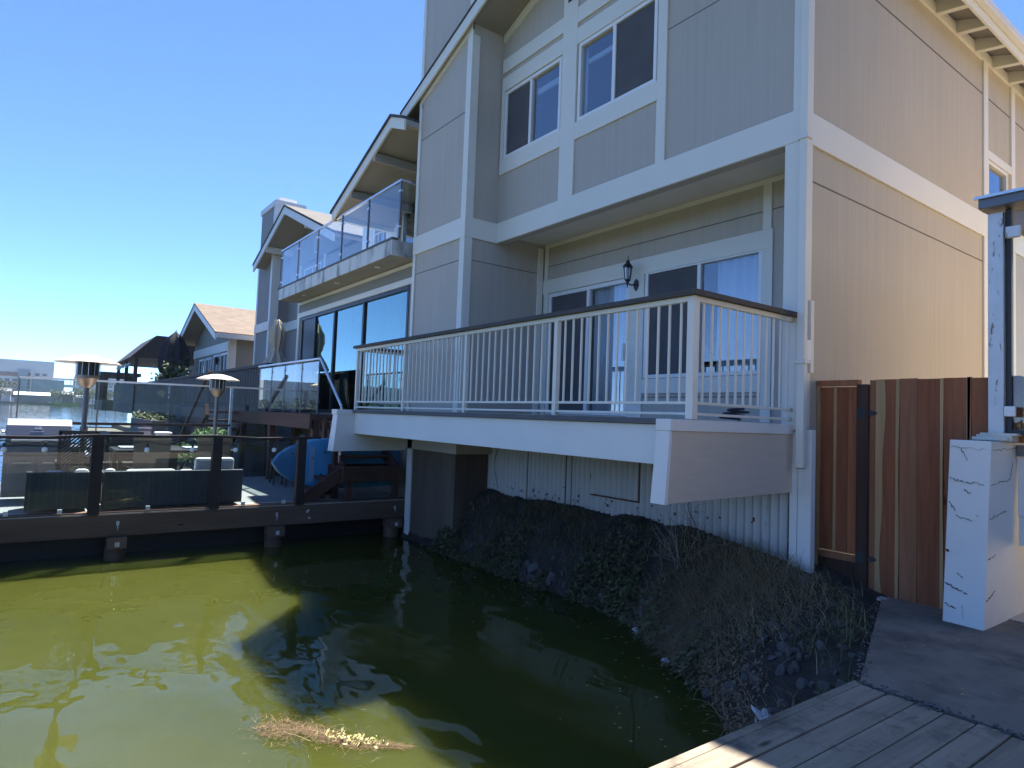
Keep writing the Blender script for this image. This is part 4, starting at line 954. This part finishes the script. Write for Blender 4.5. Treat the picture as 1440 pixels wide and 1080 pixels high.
# ================================================================== SECOND HOUSE (middle)
h2 = thing('house', 'middle house with wide dark framed sliding glass and a glass balcony above', 'house', (-13.5, 5.5, 0))
SL = (-16.73, -10.75, -.02, 2.40)
w = MB(); wall(w, 'y', -17.0, -10.25, -1.6, 2.81, 5.5, .12, (SL,)); wall(w, 'y', -13.3, -10.25, 3.12, 4.55, 6.4, .12, ((-13.0, -12.2, 3.2, 4.72),))
zr2 = lambda x: 5.43-.41*abs(x+10.75)
w.prism([(-13.3, 4.55), (-10.25, 4.55), (-10.25, zr2(-10.25)-.15), (-10.75, zr2(-10.75)-.15), (-13.3, zr2(-13.3)-.1)], 'y', 6.4, 6.52)
w.box(-13.3, -13.18, 6.52, 14, 3.1, 4.4); w.box(-17.0, -16.88, 5.62, 14, -1.6, 2.81)
w.build('wall', 'siding_grey', h2)
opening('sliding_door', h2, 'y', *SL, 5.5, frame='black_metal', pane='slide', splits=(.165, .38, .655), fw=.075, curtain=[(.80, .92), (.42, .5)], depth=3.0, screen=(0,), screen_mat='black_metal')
for a in ((-17.0, -10.25, 5.47, 5.5, 2.41, 2.53), (-17.0, -16.86, 5.47, 5.5, -1.4, 2.41), (-17.0, -10.25, 5.465, 5.5, 2.74, 2.81)): B(*a).build('trim', 'trim', h2)
opening('upper_window', h2, 'y', -13.0, -12.2, 3.2, 4.72, 6.4, splits=(), depth=1.0)
fd = opening('french_door', h2, 'y', -14.6, -13.75, 3.14, 4.6, 6.42, splits=(), depth=.5, frame='vinyl', pane='win', muntin=(3, 5), fw=.1)
w = MB(); w.box(-15.2, -14.6, 6.4, 6.5, 3.12, 4.75); w.box(-13.75, -13.3, 6.4, 6.5, 3.12, 4.75); w.box(-14.6, -13.75, 6.4, 6.5, 4.6, 4.75); w.build('bay_wall', 'trim_b', h2)
for x in (-13.3, -12.15): B(x, x+.12, 6.37, 6.4, 3.12, 4.8).build('trim', 'trim', h2)
B(-13.3, -10.25, 6.372, 6.4, 4.8, 4.95).build('trim', 'trim', h2)
bs = B(-17.0, -10.45, 4.97, 6.4, 2.83, 3.10).build('balcony_slab', 'soffit', h2)
MT['stained'] = M('stained_fascia', (.60, .60, .57), .6, .06, 2, dirt=(.17, .165, .15), dirt_lo=.50, dirt_hi=.64, dirt_s=1.3, dirt_st=(2.2, 1, .5))
m = MB(); m.box(-17.03, -10.42, 4.94, 4.97, 2.81, 3.09); m.box(-10.45, -10.42, 4.97, 5.5, 2.81, 3.09); m.build('slab_fascia', 'stained', bs, bevel=.004)
m = MB(); m.box(-17.04, -10.41, 4.93, 5.05, 3.09, 3.13); m.build('slab_edge', 'deckfl', bs)
for x in (-15.8, -13.7, -11.6): MB().lathe([(.06, 0), (.06, .012)], (x, 5.22, 2.822), 16).build('downlight', 'vinyl', bs)
rf = MB(); rf.prism(roofpoly(-13.5, -10.75, zr2, .10), 'y', 5.0, 14); rf.prism(roofpoly(-10.75, -10.2, zr2, .10), 'y', 5.0, 14); ro = rf.build('roof', 'soffit', h2)
z3 = lambda x: zr2(x)+.05
m = MB(); m.prism(roofpoly(-13.56, -10.75, z3, .048), 'y', 4.93, 14); m.prism(roofpoly(-10.75, -10.2, z3, .048), 'y', 4.93, 14); m.build('shingles', 'shing_d', ro)
m = MB(); m.prism(roofpoly(-13.5, -10.75, zr2, .2), 'y', 4.96, 5.0); m.prism(roofpoly(-10.75, -10.2, zr2, .2), 'y', 4.96, 5.0); m.build('rake_board', 'trim', ro)
for x in (-12.6, -11.5): m = MB(); m.beam((x, 5.0, zr2(x)-.2), (x, 6.4, zr2(x)-.2), .09, .16); m.build('outrigger', 'soffit', ro)
B(-13.55, -13.42, 4.99, 14, 4.14, 4.28).build('gutter', 'trim', ro)
bg = thing('glass_balcony_railing', 'clear glass balustrade with slim steel posts on the middle house balcony', 'railing', (-13.5, 5.05, 3.12))
MB().box(-17.2, -10.33, 5.02, 5.07, 4.14, 4.175).box(-10.38, -10.33, 5.07, 5.6, 4.14, 4.175).build('top_rail', 'steel', bg)
px_ = [-17.15, -15.85, -14.5, -13.07, -11.73, -10.37]
for x in px_:
    MB().box(x-.022, x+.022, 5.03, 5.06, 3.12, 4.14).build('post', 'dark_steel', bg)
    for z in (3.3, 3.95): B(x-.04, x+.04, 5.02, 5.07, z, z+.04).build('clamp', 'steel', bg)
for a, bb in zip(px_, px_[1:]): B(a+.03, bb-.03, 5.04, 5.05, 3.16, 4.12).build('glass_panel', 'rail_glass', bg)
B(-10.36, -10.35, 5.09, 5.55, 3.16, 4.12).build('glass_panel', 'rail_glass', bg)
MB().tube([(-17.0, 6.3, 3.55), (-14.3, 6.3, 3.5)], .02, 6).build('inner_bar', 'supw', bg)

# ================================================================== THIRD HOUSE (grey, chimney)
h3 = thing('house', 'grey house with tall boxed chimney and overhanging gable beyond the glass balcony', 'house', (-21, 7, 0))
c_ = MB(); c_.box(-25.3, -23.5, 6.6, 8.4, -1.5, 6.4); c_.box(-25.3, -23.5, 6.6, 7.6, 6.4, 7.3); cc = c_.build('chimney', 'siding_far', h3)
B(-25.35, -23.45, 6.55, 7.65, 7.3, 7.5).build('chimney_cap', 'trim_b', cc); B(-25.0, -23.8, 6.8, 7.4, 7.5, 7.72).build('flue', 'trim_b', cc)
m = MB()
B(-25.32, -25.15, 6.57, 6.6, -1, 5.6).build('corner_board', 'trim_b', h3)
m.box(-23.68, -23.47, 6.57, 6.6, -1, 7.3); m.box(-23.5, -23.47, 6.6, 6.85, -1, 7.3); m.build('corner_board', 'trim_b', h3)
m = MB(); m.box(-25.33, -23.46, 6.55, 6.6, 2.81, 3.13); m.box(-23.5, -23.46, 6.6, 7.2, 2.81, 3.13); m.box(-23.5, -17.1, 7.16, 7.2, 2.81, 3.13); m.build('belt_board', 'trim_b', h3)
w = MB(); w.box(-23.5, -17.1, 7.2, 7.3, -1.5, 5.0); zr3 = lambda x: 6.6-.40*abs(x+21.2)
w.prism([(-24.0, 5.0), (-17.1, 5.0), (-17.1, zr3(-17.1)-.1), (-21.2, 6.45), (-24.0, zr3(-24)-.1)], 'y', 7.2, 7.3); w.box(-17.2, -17.1, 7.3, 15, -1.5, 4.9); w.build('wall', 'siding_far', h3)
for x in (-22.3, -20.0, -18.6): B(x, x+.14, 7.16, 7.2, 3.13, 5.0).build('trim', 'trim_b', h3)
opening('upper_window', h3, 'y', -21.9, -20.3, 3.5, 4.8, 7.2, splits=(.5,), depth=.8)
opening('gable_window', h3, 'y', -21.0, -20.65, 5.2, 5.75, 7.2, splits=(), depth=.5)
rf = MB(); rf.prism(roofpoly(-24.6, -21.2, zr3, .1), 'y', 6.25, 15); rf.prism(roofpoly(-21.2, -16.7, zr3, .1), 'y', 6.25, 15); ro = rf.build('roof', 'soffit', h3)
z4 = lambda x: zr3(x)+.07
m = MB(); m.prism(roofpoly(-24.65, -21.2, z4, .068), 'y', 6.18, 15); m.prism(roofpoly(-21.2, -16.65, z4, .068), 'y', 6.18, 15); m.build('shingles', 'shing_d', ro)
m = MB(); m.prism(roofpoly(-24.6, -21.2, zr3, .24), 'y', 6.2, 6.25); m.prism(roofpoly(-21.2, -16.7, zr3, .24), 'y', 6.2, 6.25); m.build('rake_board', 'trim_b', ro)
for x in (-23.2, -19.2): m = MB(); m.beam((x, 6.25, zr3(x)-.22), (x, 7.2, zr3(x)-.22), .1, .2); m.build('outrigger', 'trim_b', ro)

# ================================================================== FOURTH HOUSE (low gable with windows)
h4 = thing('house', 'low gabled house with brown shingle roof and tall white framed windows', 'house', (-30, 6.1, 0))
WX = [(-29.6, -29.0), (-28.9, -28.35), (-28.1, -27.6), (-27.55, -27.1)]
w = MB(); holes = [(-32.6, -31.4, .1, 2.15), (-31.2, -30.1, .1, 2.15), (-29.7, -28.5, .1, 2.2), (-28.4, -27.15, .1, 2.2)]
wall(w, 'y', -33.8, -26.8, -1.5, 2.75, 6.1, .12, holes); zr4 = lambda x: 4.39-.37*abs(x+30.4)
w.prism([(-33.8, 2.75), (-26.8, 2.75), (-26.8, zr4(-26.8)-.1), (-30.4, 4.25), (-33.8, zr4(-33.8)-.1)], 'y', 6.1, 6.22); w.box(-26.92, -26.8, 6.22, 14, -1.5, 2.9); w.build('wall', 'siding_grey', h4)
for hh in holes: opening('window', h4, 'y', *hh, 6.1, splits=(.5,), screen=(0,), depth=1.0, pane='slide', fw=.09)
B(-33.8, -26.75, 6.06, 6.1, 2.25, 2.62).build('head_board', 'trim_b', h4)
B(-28.46, -28.42, 6.05, 6.1, 0, 2.25).build('window_trim', 'trim_b', h4); m = MB(); m.box(-27.05, -26.76, 6.05, 6.1, -.2, 2.25); m.box(-26.8, -26.76, 6.1, 6.3, -.2, 2.75); m.build('corner_board', 'trim_b', h4)
rf = MB(); rf.prism(roofpoly(-34.1, -30.4, zr4, .12), 'y', 5.4, 14); rf.prism(roofpoly(-30.4, -26.1, zr4, .12), 'y', 5.4, 14); ro = rf.build('roof', 'soffit', h4)
z5 = lambda x: zr4(x)+.06
m = MB(); m.prism(roofpoly(-34.15, -30.4, z5, .058), 'y', 5.34, 14); m.prism(roofpoly(-30.4, -26.05, z5, .058), 'y', 5.34, 14); m.build('shingles', 'shing', ro)
m = MB(); m.prism(roofpoly(-34.1, -30.4, zr4, .26), 'y', 5.36, 5.4); m.prism(roofpoly(-30.4, -26.1, zr4, .26), 'y', 5.36, 5.4); m.build('rake_board', 'trim_b', ro)
B(-26.1, -25.97, 5.4, 14, 2.62, 2.80).build('gutter', 'trim_b', ro)
MB().lathe([(.06, 0), (.06, .3), (.1, .32), (.1, .4)], (-28.8, 9.5, 3.8), 10).build('vent_pipe', 'dark_steel', ro)
MB().tube([(-26.6, 6.0, 2.65), (-26.7, 6.0, 2.4), (-26.7, 6.0, 0)], .05, 6).build('downspout', 'trim_b', h4)
for x in (-28.43,):
    q = MB(); q.lathe([(.02, .32), (.1, .22), (.09, .2), (.06, .0)], (x, 5.95, 1.75), 8); tag(q.build('wall_lamp', 'black_metal', None, (x, 5.95, 1.75)), 'small dark wall lamp between the windows of the low gabled house', 'lamp')
# umbrellas
def umbrella(loc, h, r0, mat, label, grp=None):
    t = thing('closed_umbrella', label, 'umbrella', loc)
    MB().lathe([(.03, 0), (.03, h)], loc, 8).build('pole', 'dark_steel', t)
    prof = [(r0*1.0, h*.47), (r0*1.08, h*.485), (r0*.82, h*.56), (r0*.45, h*.64), (r0*.34, h*.675), (r0*.46, h*.71), (r0*.62, h*.80), (r0*.58, h*.90), (r0*.34, h*.95), (r0*.25, h*1.0), (.02, h*1.02)]
    if mat == 'umbd': prof = [(r0*.5, h*.40), (r0*.9, h*.46), (r0*1.0, h*.60), (r0*.9, h*.78), (r0*.5, h*.93), (.03, h*1.02)]
    MB().lathe(prof, loc, 40, lambda a, k: 1+.13*math.sin(8*a)).build('canopy', mat, t)
    MB().lathe([(.02, 0), (.03, .04), (.005, .1)], (loc[0], loc[1], loc[2]+h*1.02), 8).build('finial', 'dark_steel', t)
    return t
umbrella((-17.1, 5.0, 0), 2.3, .30, 'umb', 'closed beige canvas umbrella tied at the waist beside the sliding doors')
umbrella((-33.2, 5.15, 0), 3.35, .62, 'umbd', 'closed dark navy umbrella standing beside the low gabled house')

# ================================================================== FARTHER ALONG THE SHORE
df = thing('deck_railing', 'long dark wooden deck railing with balusters below the low gabled house', 'railing', (-28, 4.4, 0))
m = MB()
for k in range(100): x = -40+.246*k; m.box(x, x+.205, 4.42, 4.45, .05, 1.02)
m.build('balusters', 'darkwood', df)
MB().box(-40, -15.6, 4.37, 4.5, 1.02, 1.09).build('cap_rail', 'darkwood', df)
MB().box(-40, -15.6, 4.40, 4.46, -.9, .05).build('skirt_boards', 'darkwood', df)
B(-40, -17, 4.5, 6.1, -.12, -.04).build('deck_floor', 'darkwood', df)
for x in (-36, -32, -28, -24, -20): B(x, x+.14, 4.5, 4.62, -1.6, -.1).build('post', 'darkwood', df)
bw = B(-33, -17.2, 4.6, 4.9, -2.4, -.3).build('retaining_wall', 'wallconc', None, (-25, 4.7, -2)); tag(bw, 'grey concrete retaining wall below the dark deck railing', 'wall')
pb2 = B(-31.5, -25.5, 3.4, 4.3, -1.4, -.55).build('planter_box', 'planter_grey', None, (-28, 3.8, -1.4)); tag(pb2, 'long grey planter box with green tops along the far bank', 'planter')
hg = MB(); r = random.Random(8)
for k in range(900): leaf(hg, (r.uniform(-31.4, -25.6), r.uniform(3.4, 4.2), -.53+abs(r.gauss(0, .10))), .07, r)
tag(hg.build('hedge', 'tree', None, (-28.5, 3.8, -.5)), 'row of low green plants growing in the grey planter box', 'plants')
fs_ = thing('stairs', 'dark staircase descending to the shore below the beige closed umbrella', 'stairs', (-19, 4.0, -1))
for y in (3.3, 4.2): MB().beam((-16.4, y, -.05), (-19.6, y, -1.75), .08, .3).build('stringer', 'stairwood', fs_)
for k in range(8): t = (k+.5)/8; x = -16.4-3.2*t; z = .03-1.7*t; B(x-.17, x+.17, 3.34, 4.16, z-.05, z).build('tread', 'stairwood', fs_)
MB().beam((-16.4, 3.3, .85), (-19.6, 3.3, -.85), .06, .08).build('handrail', 'darkwood', fs_)
MB().prism([(-16.4, -.22), (-16.4, -1.8), (-19.4, -1.8)], 'y', 3.31, 3.34).build('side_panel', 'darkwood', fs_)
vines = MB(); r = random.Random(13)
for k in range(1500): leaf(vines, (r.gauss(-31.5, 2.0), r.uniform(4.55, 5.0), 1.0+abs(r.gauss(0, .35))), .09, r)
tag(vines.build('potted_shrubs', 'tree', None, (-31.5, 4.8, 0)), 'dark leafy shrubs growing behind the long dark deck railing', 'shrubs')
# pergola and house 5
pg = thing('pergola', 'black flat roofed pergola with string of lights beyond the dark umbrella', 'pergola', (-46, 5.2, 0))
MB().hexa([(-50.5, 4.2, 2.55), (-41, 4.2, 2.6), (-41, 8, 2.6), (-50.5, 8, 2.55)], [(-47.5, 5.4, 3.9), (-41, 5.4, 3.9), (-41, 8, 3.9), (-47.5, 8, 3.9)]).build('roof', 'darkwood', pg)
for x in (-50, -45.5, -41.2): B(x, x+.18, 4.4, 4.58, 0, 2.56).build('post', 'darkwood', pg)
for x in (-49, -47.5, -46, -44.5, -43): MB().lathe([(.02, 0), (.10, -.1), (.02, -.25)], (x, 4.35, 2.4), 8).build('lamp', 'bulb', pg)
B(-50.5, -40, 4.35, 4.45, -.5, 1.25).build('railing', 'darkwood', pg)
h5 = thing('house', 'distant tan house with steep brown roof behind the black pergola', 'house', (-48, 9, 0))
MB().prism([(-50.5, 3.2), (-38, 3.2), (-38, 5.2), (-49.2, 5.2)], 'y', 8.6, 9.2).prism([(8.0, 3.2), (13, 3.2), (9.6, 5.3), (9.3, 5.3)], 'x', -50.3, -38).build('roof', 'shing', h5)
B(-50, -38, 8.7, 13, -1.5, 3.2).build('wall', 'siding_grey', h5)
B(-50.0, -49.4, 9.0, 9.8, 5.2, 5.55).build('chimney', 'shing_d', h5)
bh = thing('boathouse', 'small dark open shelter on posts over the far water', 'shelter', (-60, 4.5, W))
B(-64, -57, 4.2, 6.4, -.55, .25).build('base', 'cabin', bh); 
for x in (-63.8, -62.5, -61.2, -59.9, -58.6, -57.3): B(x, x+.35, 4.2, 4.5, .25, 2.1).build('post', 'darkwood', bh)
B(-64.3, -56.7, 4.0, 6.6, 2.1, 2.35).build('roof', 'darkwood', bh); B(-64, -57, 6.2, 6.4, .25, 2.1).build('back_panel', 'cabin', bh)
# small boats / gear on the farther dock
fd2 = thing('far_dock', 'low dark floating dock with poles beyond the glass windscreen', 'dock', (-26, 2.2, W))
B(-30, -20, 1.6, 3.2, -1.75, -1.55).build('deck_floor', 'darkwood', fd2)
for x in (-29.5, -25, -20.5): MB().tube([(x, 1.7, -2.6), (x, 1.7, -.9)], .08, 8).build('pole', 'darkwood', fd2)
ky = thing('kayak', 'orange kayak lying on the low dark floating dock', 'kayak', (-27, 2.6, -1.5))
kk = MB(); prof = [(.01, 0), (.16, .35), (.28, 1.0), (.30, 1.7), (.26, 2.4), (.14, 3.1), (.01, 3.4)]
v = []
for rr_, l in prof:
    for t in range(10): a = t*math.pi*2/10; v.append((-28.5+l, 2.5+rr_*math.cos(a), -1.28+rr_*.6*math.sin(a)))
kk.add(v, [(k*10+t, k*10+(t+1) % 10, (k+1)*10+(t+1) % 10, (k+1)*10+t) for k in range(6) for t in range(10)], True); kk.build('hull', 'orange', ky)
MB().lathe([(.18, 0), (.22, .03), (.16, .05)], (-26.8, 2.5, -1.13), 14).build('cockpit', 'black_metal', ky)
bt = thing('motorboat', 'dark low motorboat moored at the floating dock', 'boat', (-23, 1.2, W))
MB().hexa([(-25.0, .75, W-.1), (-21.6, .8, W-.1), (-21.6, 1.4, W-.1), (-25.0, 1.45, W-.1)], [(-26.0, 1.1, -1.45), (-21.4, .55, -1.5), (-21.4, 1.65, -1.5), (-26.0, 1.12, -1.45)]).build('hull', 'umbd', bt, bevel=.03)
B(-25.0, -21.6, .8, 1.4, -1.5, -1.44).build('deck', 'supw', bt); MB().beam((-23.6, .8, -1.25), (-23.4, 1.4, -1.25), .03, .35).build('windshield', 'rail_glass', bt); B(-21.45, -21.2, .95, 1.2, -1.75, -1.15).build('outboard_motor', 'black_metal', bt)

# ================================================================== GROUND, WATER, FAR SHORE
wm = MB(); wm.add([(-900, -700, W), (300, -700, W), (300, 700, W), (-900, 700, W)], [(0, 1, 2, 3)])
structure(wm.build('water', 'water', None, (0, 0, W)))
lm = MB(); lm.prism([(-58, 5.0), (-10.16, 5.4), (-10.16, 6.5), (-3.3, 6.5), (-3.3, 14), (60, 14), (60, 60), (-58, 60)], 'z', W-.6, -1.52)
structure(lm.build('ground', 'land', None, (-20, 10, -1.5)))
for (bx0, by0, bz0, rx, ry, rz_, lab) in ((-15.5, 3.25, -.62, .55, .42, .20, 'bright green bush just right of the smaller patio heater pole'), (-15.3, 2.75, -.98, .6, .4, .22, 'lower green bush in front of the dark staircase')):
    t = thing('bush', lab, 'bush', (bx0, by0, -1.5), 'green bushes beside the dark staircase'); r = random.Random(int(bx0*100)); m = MB()
    for k in range(1100):
        d = Vector((r.gauss(0, 1), r.gauss(0, 1), r.gauss(0, 1))).normalized()*(r.uniform(.5, 1)); leaf(m, (bx0+d.x*rx, by0+d.y*ry, bz0+d.z*rz_), r.uniform(.015, .035), r)
    m.build('leaves', 'bush', t)
    q = MB()
    for k in range(6): q.tube([(bx0+r.gauss(0, .1), by0+r.gauss(0, .1), -1.5), (bx0+r.gauss(0, .25), by0+r.gauss(0, .2), bz0)], .012, 5)
    q.build('stems', 'bark', t)
B(-58, -16, 3.0, 5.1, W-.6, -1.8).build('shore', 'land', None, (-30, 4, W))
structure(bpy.data.objects['shore'])
fsr = MB(); fsr.prism([(-900, -700), (-470, -520), (-452, -60), (-455, 120), (-470, 500), (-900, 600)], 'z', W-1, W+1.2)
structure(fsr.build('far_shore', M('far_ground', (.10, .105, .07), .95, .35, .03), None, (-600, 0, W)))
sb = MB(); sb.prism([(-500, -260), (300, -300), (300, -420), (-500, -420)], 'z', W-1, W+1.2); structure(sb.build('opposite_shore', M('far_bank', (.09, .09, .06), .95, .3, .05), None, (-100, -300, W)))
# office blocks
MT['off_w'] = M('pale_office_panel', (.52, .52, .53), .6, .06, .05)
MT['off_g'] = M('teal_office_glass', (.10, .16, .19), .15, .1, .05)
MT['off_r'] = M('terracotta_band', (.30, .15, .11), .7, .1, .05)
MT['off_d'] = M('dark_office_base', (.12, .13, .15), .6, .15, .08)
def office(label, x, y0, y1, h, bands, towers, groups='office blocks across the lagoon'):
    t = thing('office_building', label, 'office building', (x, (y0+y1)/2, W+1.2), groups); z0 = W+1.0
    B(x-25, x, y0, y1, z0, z0+h).build('wall', 'off_w', t)
    for za, zb, mt, ya, yb in bands: B(x-.2, x+.25, y0+(y1-y0)*ya, y0+(y1-y0)*yb, z0+h*za, z0+h*zb).build('window_band', mt, t)
    for ya, yb, zt, mt in towers: B(x-20, x+1.5, y0+(y1-y0)*ya, y0+(y1-y0)*yb, z0, z0+h*zt).build('wing', mt, t)
    n = int((y1-y0)/4)
    mm = MB()
    for k in range(n):
        for zf in (.32, .48, .64): mm.box(x+.26, x+.5, y0+k*4+.8, y0+k*4+3.2, z0+h*zf, z0+h*(zf+.06))
    mm.build('windows', 'off_d', t)
    return t
office('large pale office block with teal glass tower and terracotta band across the lagoon', -545, -24, 11, 28, [(.60, .70, 'off_r', 0, .62), (.40, .47, 'off_d', 0, 1), (.10, .30, 'off_d', 0, 1)], [(.44, .60, .78, 'off_g'), (.66, 1.18, .56, 'off_g'), (.64, .67, .8, 'off_w')])
office('long low pale office block behind the larger patio heater across the lagoon', -560, 24, 58, 20, [(.72, .92, 'off_g', 0, 1), (.35, .5, 'off_d', 0, 1)], [(.0, .12, .85, 'off_g'), (.9, 1.0, .9, 'off_g')])
fb = thing('footbridge', 'thin grey elevated walkway joining two office blocks across the lagoon', 'bridge', (-550, 17, W)); B(-553, -549, 10, 26, 10, 12).build('deck', 'off_w', fb)
for y in (13, 17, 21, 24): B(-552, -550, y, y+.5, 12, 15).build('mast', 'off_w', fb)
for (nm, y0, y1, x, h, mt, lab) in (('low_house', -8.5, 8.5, -462, 4.2, 'supw', 'long low house with bright white roof on the far shore'), ('low_house', 14, 20, -470, 5.5, 'off_w', 'small pale house among trees on the far shore'), ('low_house', -16, -9.5, -468, 6, 'off_d', 'dark grey house at the left end of the far shore'), ('low_house', 21, 27, -466, 3.5, 'off_w', 'low bluish house beside the green lawn on the far shore')):
    t = thing(nm, lab, 'house', (x, (y0+y1)/2, W+1)); B(x-10, x, y0+.5, y1-.5, W+1, W+1+h).build('wall', 'off_d' if mt != 'off_d' else 'off_w', t)
    MB().prism([(x-11, W+1+h), (x+1, W+1+h), (x-4, W+2.8+h), (x-6, W+2.8+h)], 'y', y0, y1).build('roof', mt, t)
B(-452, -449, 9, 22, W+.2, W+1.6).build('far_lawn', 'lawn', None, (-450, 15, W)); structure(bpy.data.objects['far_lawn'])
# trees on the far shore: three crowns, copied
def tree_proto(seed, mat):
    r = random.Random(seed); t = thing('tree', '', 'tree', (0, 0, 0), 'trees on the far shore')
    MB().tube([(0, 0, 0), (.1, .05, .25), (0, 0, .55)], .05, 6, .02).build('trunk', 'bark', t)
    m = MB(); cs = [(r.gauss(0, .22), r.gauss(0, .22), r.uniform(.45, .85), r.uniform(.16, .28)) for _ in range(7)]
    for k in range(520):
        c_ = r.choice(cs); d = Vector((r.gauss(0, 1), r.gauss(0, 1), r.gauss(0, 1))).normalized()*c_[3]*r.uniform(.6, 1.05)
        leaf(m, (c_[0]+d.x, c_[1]+d.y, c_[2]+d.z), r.uniform(.03, .055), r)
    m.build('crown', mat, t); return t
protos = [tree_proto(1, 'tree'), tree_proto(2, 'tree2'), tree_proto(3, 'tree')]
tr = [(-14.5, 8, 12, 'tall rounded tree at the left edge of the far shore'), (-11, -2, 7, 'short tree beside the dark grey house on the far shore'), (10.5, 0, 8.5, 'bushy tree right of the bright white roof on the far shore'), (13.5, -3, 7, 'rounded tree behind the green lawn on the far shore'), (17.5, 4, 9, 'tree between the pale house and lawn on the far shore'),
      (23.5, 0, 10, 'tree just left of the larger heater pole on the far shore'), (27, 3, 10, 'tree just right of the larger heater pole on the far shore'), (30, -2, 8, 'olive tree in front of the long office block on the far shore'), (33.5, 2, 9, 'dark tree farther right below the long office block'), (37, 0, 8, 'rounded tree left of the dark open shelter'), (41, 3, 9.5, 'tree right behind the dark open shelter'), (46, 0, 9, 'last tree at the right end of the far shore'), (-1, -6, 5, 'low bush before the bright white roof on the far shore'), (5, -7, 4, 'low olive bush beside the bright white roof')]
used = set()
for i, (y, dx, h, lab) in enumerate(tr):
    k = i % 3; o = protos[k] if k not in used else copy_tree(protos[k]); used.add(k)
    o.location = (-468+dx, y, W+.9); o.scale = (h*.95, h*.95, h); o.rotation_euler = (0, 0, i*1.3); o['label'] = lab
# woods on the shore behind the camera side, seen only as reflections
wo = MB(); r = random.Random(17)
for k in range(7000):
    x = r.uniform(-480, 280); hh = 9+5*mn.noise(Vector((x*.03, 0, 0)))
    leaf(wo, (x, -302-r.uniform(0, 20), W+1+r.random()*hh), r.uniform(1.0, 2.4), r)
for k in range(3500):
    y = r.uniform(-520, -45); hh = 9+6*mn.noise(Vector((y*.03, 5, 0)))
    leaf(wo, (-466-r.uniform(0, 14)-max(0, -60-y)*.04, y, W+1+r.random()*max(hh, 3)), r.uniform(1.0, 2.4), r)
for k in range(8000):
    y = r.uniform(-70, 60); hh = 11+5*mn.noise(Vector((y*.06, 9, 0)))
    leaf(wo, (46+r.uniform(0, 6), y, G+r.random()*max(hh, 3)), r.uniform(.3, .7), r)
structure(wo.build('far_wood', 'tree', None, (-100, -310, W)), 'stuff')
bc_ = B(-540, -500, -250, -130, W+1, 22).build('far_block', 'off_w', None, (-520, -190, W)); tag(bc_, 'wide pale block on the far shore left of the frame, seen mirrored in glass doors', 'building')
bb_ = B(-250, -120, -372, -345, W+1, 17).build('far_block', 'off_w', None, (-180, -360, W)); tag(bb_, 'long pale building on the shore opposite the houses, seen mirrored in glass', 'building')

structure(B(56, 62, -90, 60, W-.5, 8.5).build('dark_backdrop', M('backdrop_dark_green', (.03, .04, .02), .95, .4, .6), None, (58, 0, G)))  # added unseen dark block; keeps bright sky out of the glass reflections
hz, hnt, hout = newmat('air')
pv = N(hnt, 'ShaderNodeVolumePrincipled'); pv.inputs['Color'].default_value = (.70, .85, 1, 1); pv.inputs['Density'].default_value = .00016; pv.inputs['Anisotropy'].default_value = .2
L(hnt, pv.outputs[0], hout.inputs['Volume'])
structure(B(-910, 310, -710, 710, W-2.2, 40).build('haze', hz, None, (0, 0, 0)), 'stuff')

# ================================================================== CAMERA, LIGHT, WORLD
cam = bpy.data.cameras.new('camera'); co_ = bpy.data.objects.new('camera', cam); COL.objects.link(co_)
roll, pitch, yaw, F = 3.76368441e-02, 5.32583506e-02, -9.34733545e-01, 911.394607
fwd = Vector((math.sin(yaw)*math.cos(pitch), math.cos(yaw)*math.cos(pitch), math.sin(pitch)))
rt = Vector((math.cos(yaw), -math.sin(yaw), 0)); up = rt.cross(fwd)
r_ = rt*math.cos(roll)+up*math.sin(roll); u_ = up*math.cos(roll)-rt*math.sin(roll)
co_.matrix_world = Matrix(((r_.x, u_.x, -fwd.x, 0), (r_.y, u_.y, -fwd.y, 0), (r_.z, u_.z, -fwd.z, 0), (0, 0, 0, 1)))
cam.sensor_width = 36; cam.lens = F/1440*36; cam.clip_start = .05; cam.clip_end = 4000
sc.camera = co_
AZ, EL_ = R(48), R(63.5)       # sun: 49 degrees left of +y
S = Vector((-math.sin(AZ)*math.cos(EL_), math.cos(AZ)*math.cos(EL_), math.sin(EL_)))
sun = bpy.data.lights.new('sun', 'SUN'); sun.energy = 5.0; sun.angle = R(.53); sun.color = (1, .95, .87)
so = bpy.data.objects.new('sun', sun); COL.objects.link(so); so.rotation_euler = (-S).to_track_quat('-Z', 'Y').to_euler(); so.location = S*50
wd = bpy.data.worlds.new('World'); sc.world = wd; wd.use_nodes = True
nt = wd.node_tree; bgn = nt.nodes['Background']; sky = nt.nodes.new('ShaderNodeTexSky'); sky.sky_type = 'NISHITA'
sky.sun_disc = False; sky.sun_elevation = EL_; sky.sun_rotation = 2*math.pi-AZ; sky.altitude = 0; sky.air_density = .42; sky.dust_density = 0; sky.ozone_density = 10
hs = nt.nodes.new('ShaderNodeHueSaturation'); hs.inputs['Saturation'].default_value = 1.0
nt.links.new(sky.outputs[0], hs.inputs['Color']); nt.links.new(hs.outputs[0], bgn.inputs[0]); bgn.inputs[1].default_value = .125
sc.view_settings.view_transform = 'Standard'; sc.view_settings.look = 'None'; sc.view_settings.exposure = 1.78; sc.view_settings.gamma = 1
sc.cycles.max_bounces = 10; sc.cycles.transparent_max_bounces = 24; sc.cycles.glossy_bounces = 5
sc.cycles.caustics_reflective = False; sc.cycles.caustics_refractive = False
for o in bpy.data.objects:
    if '_w' in o: del o['_w']
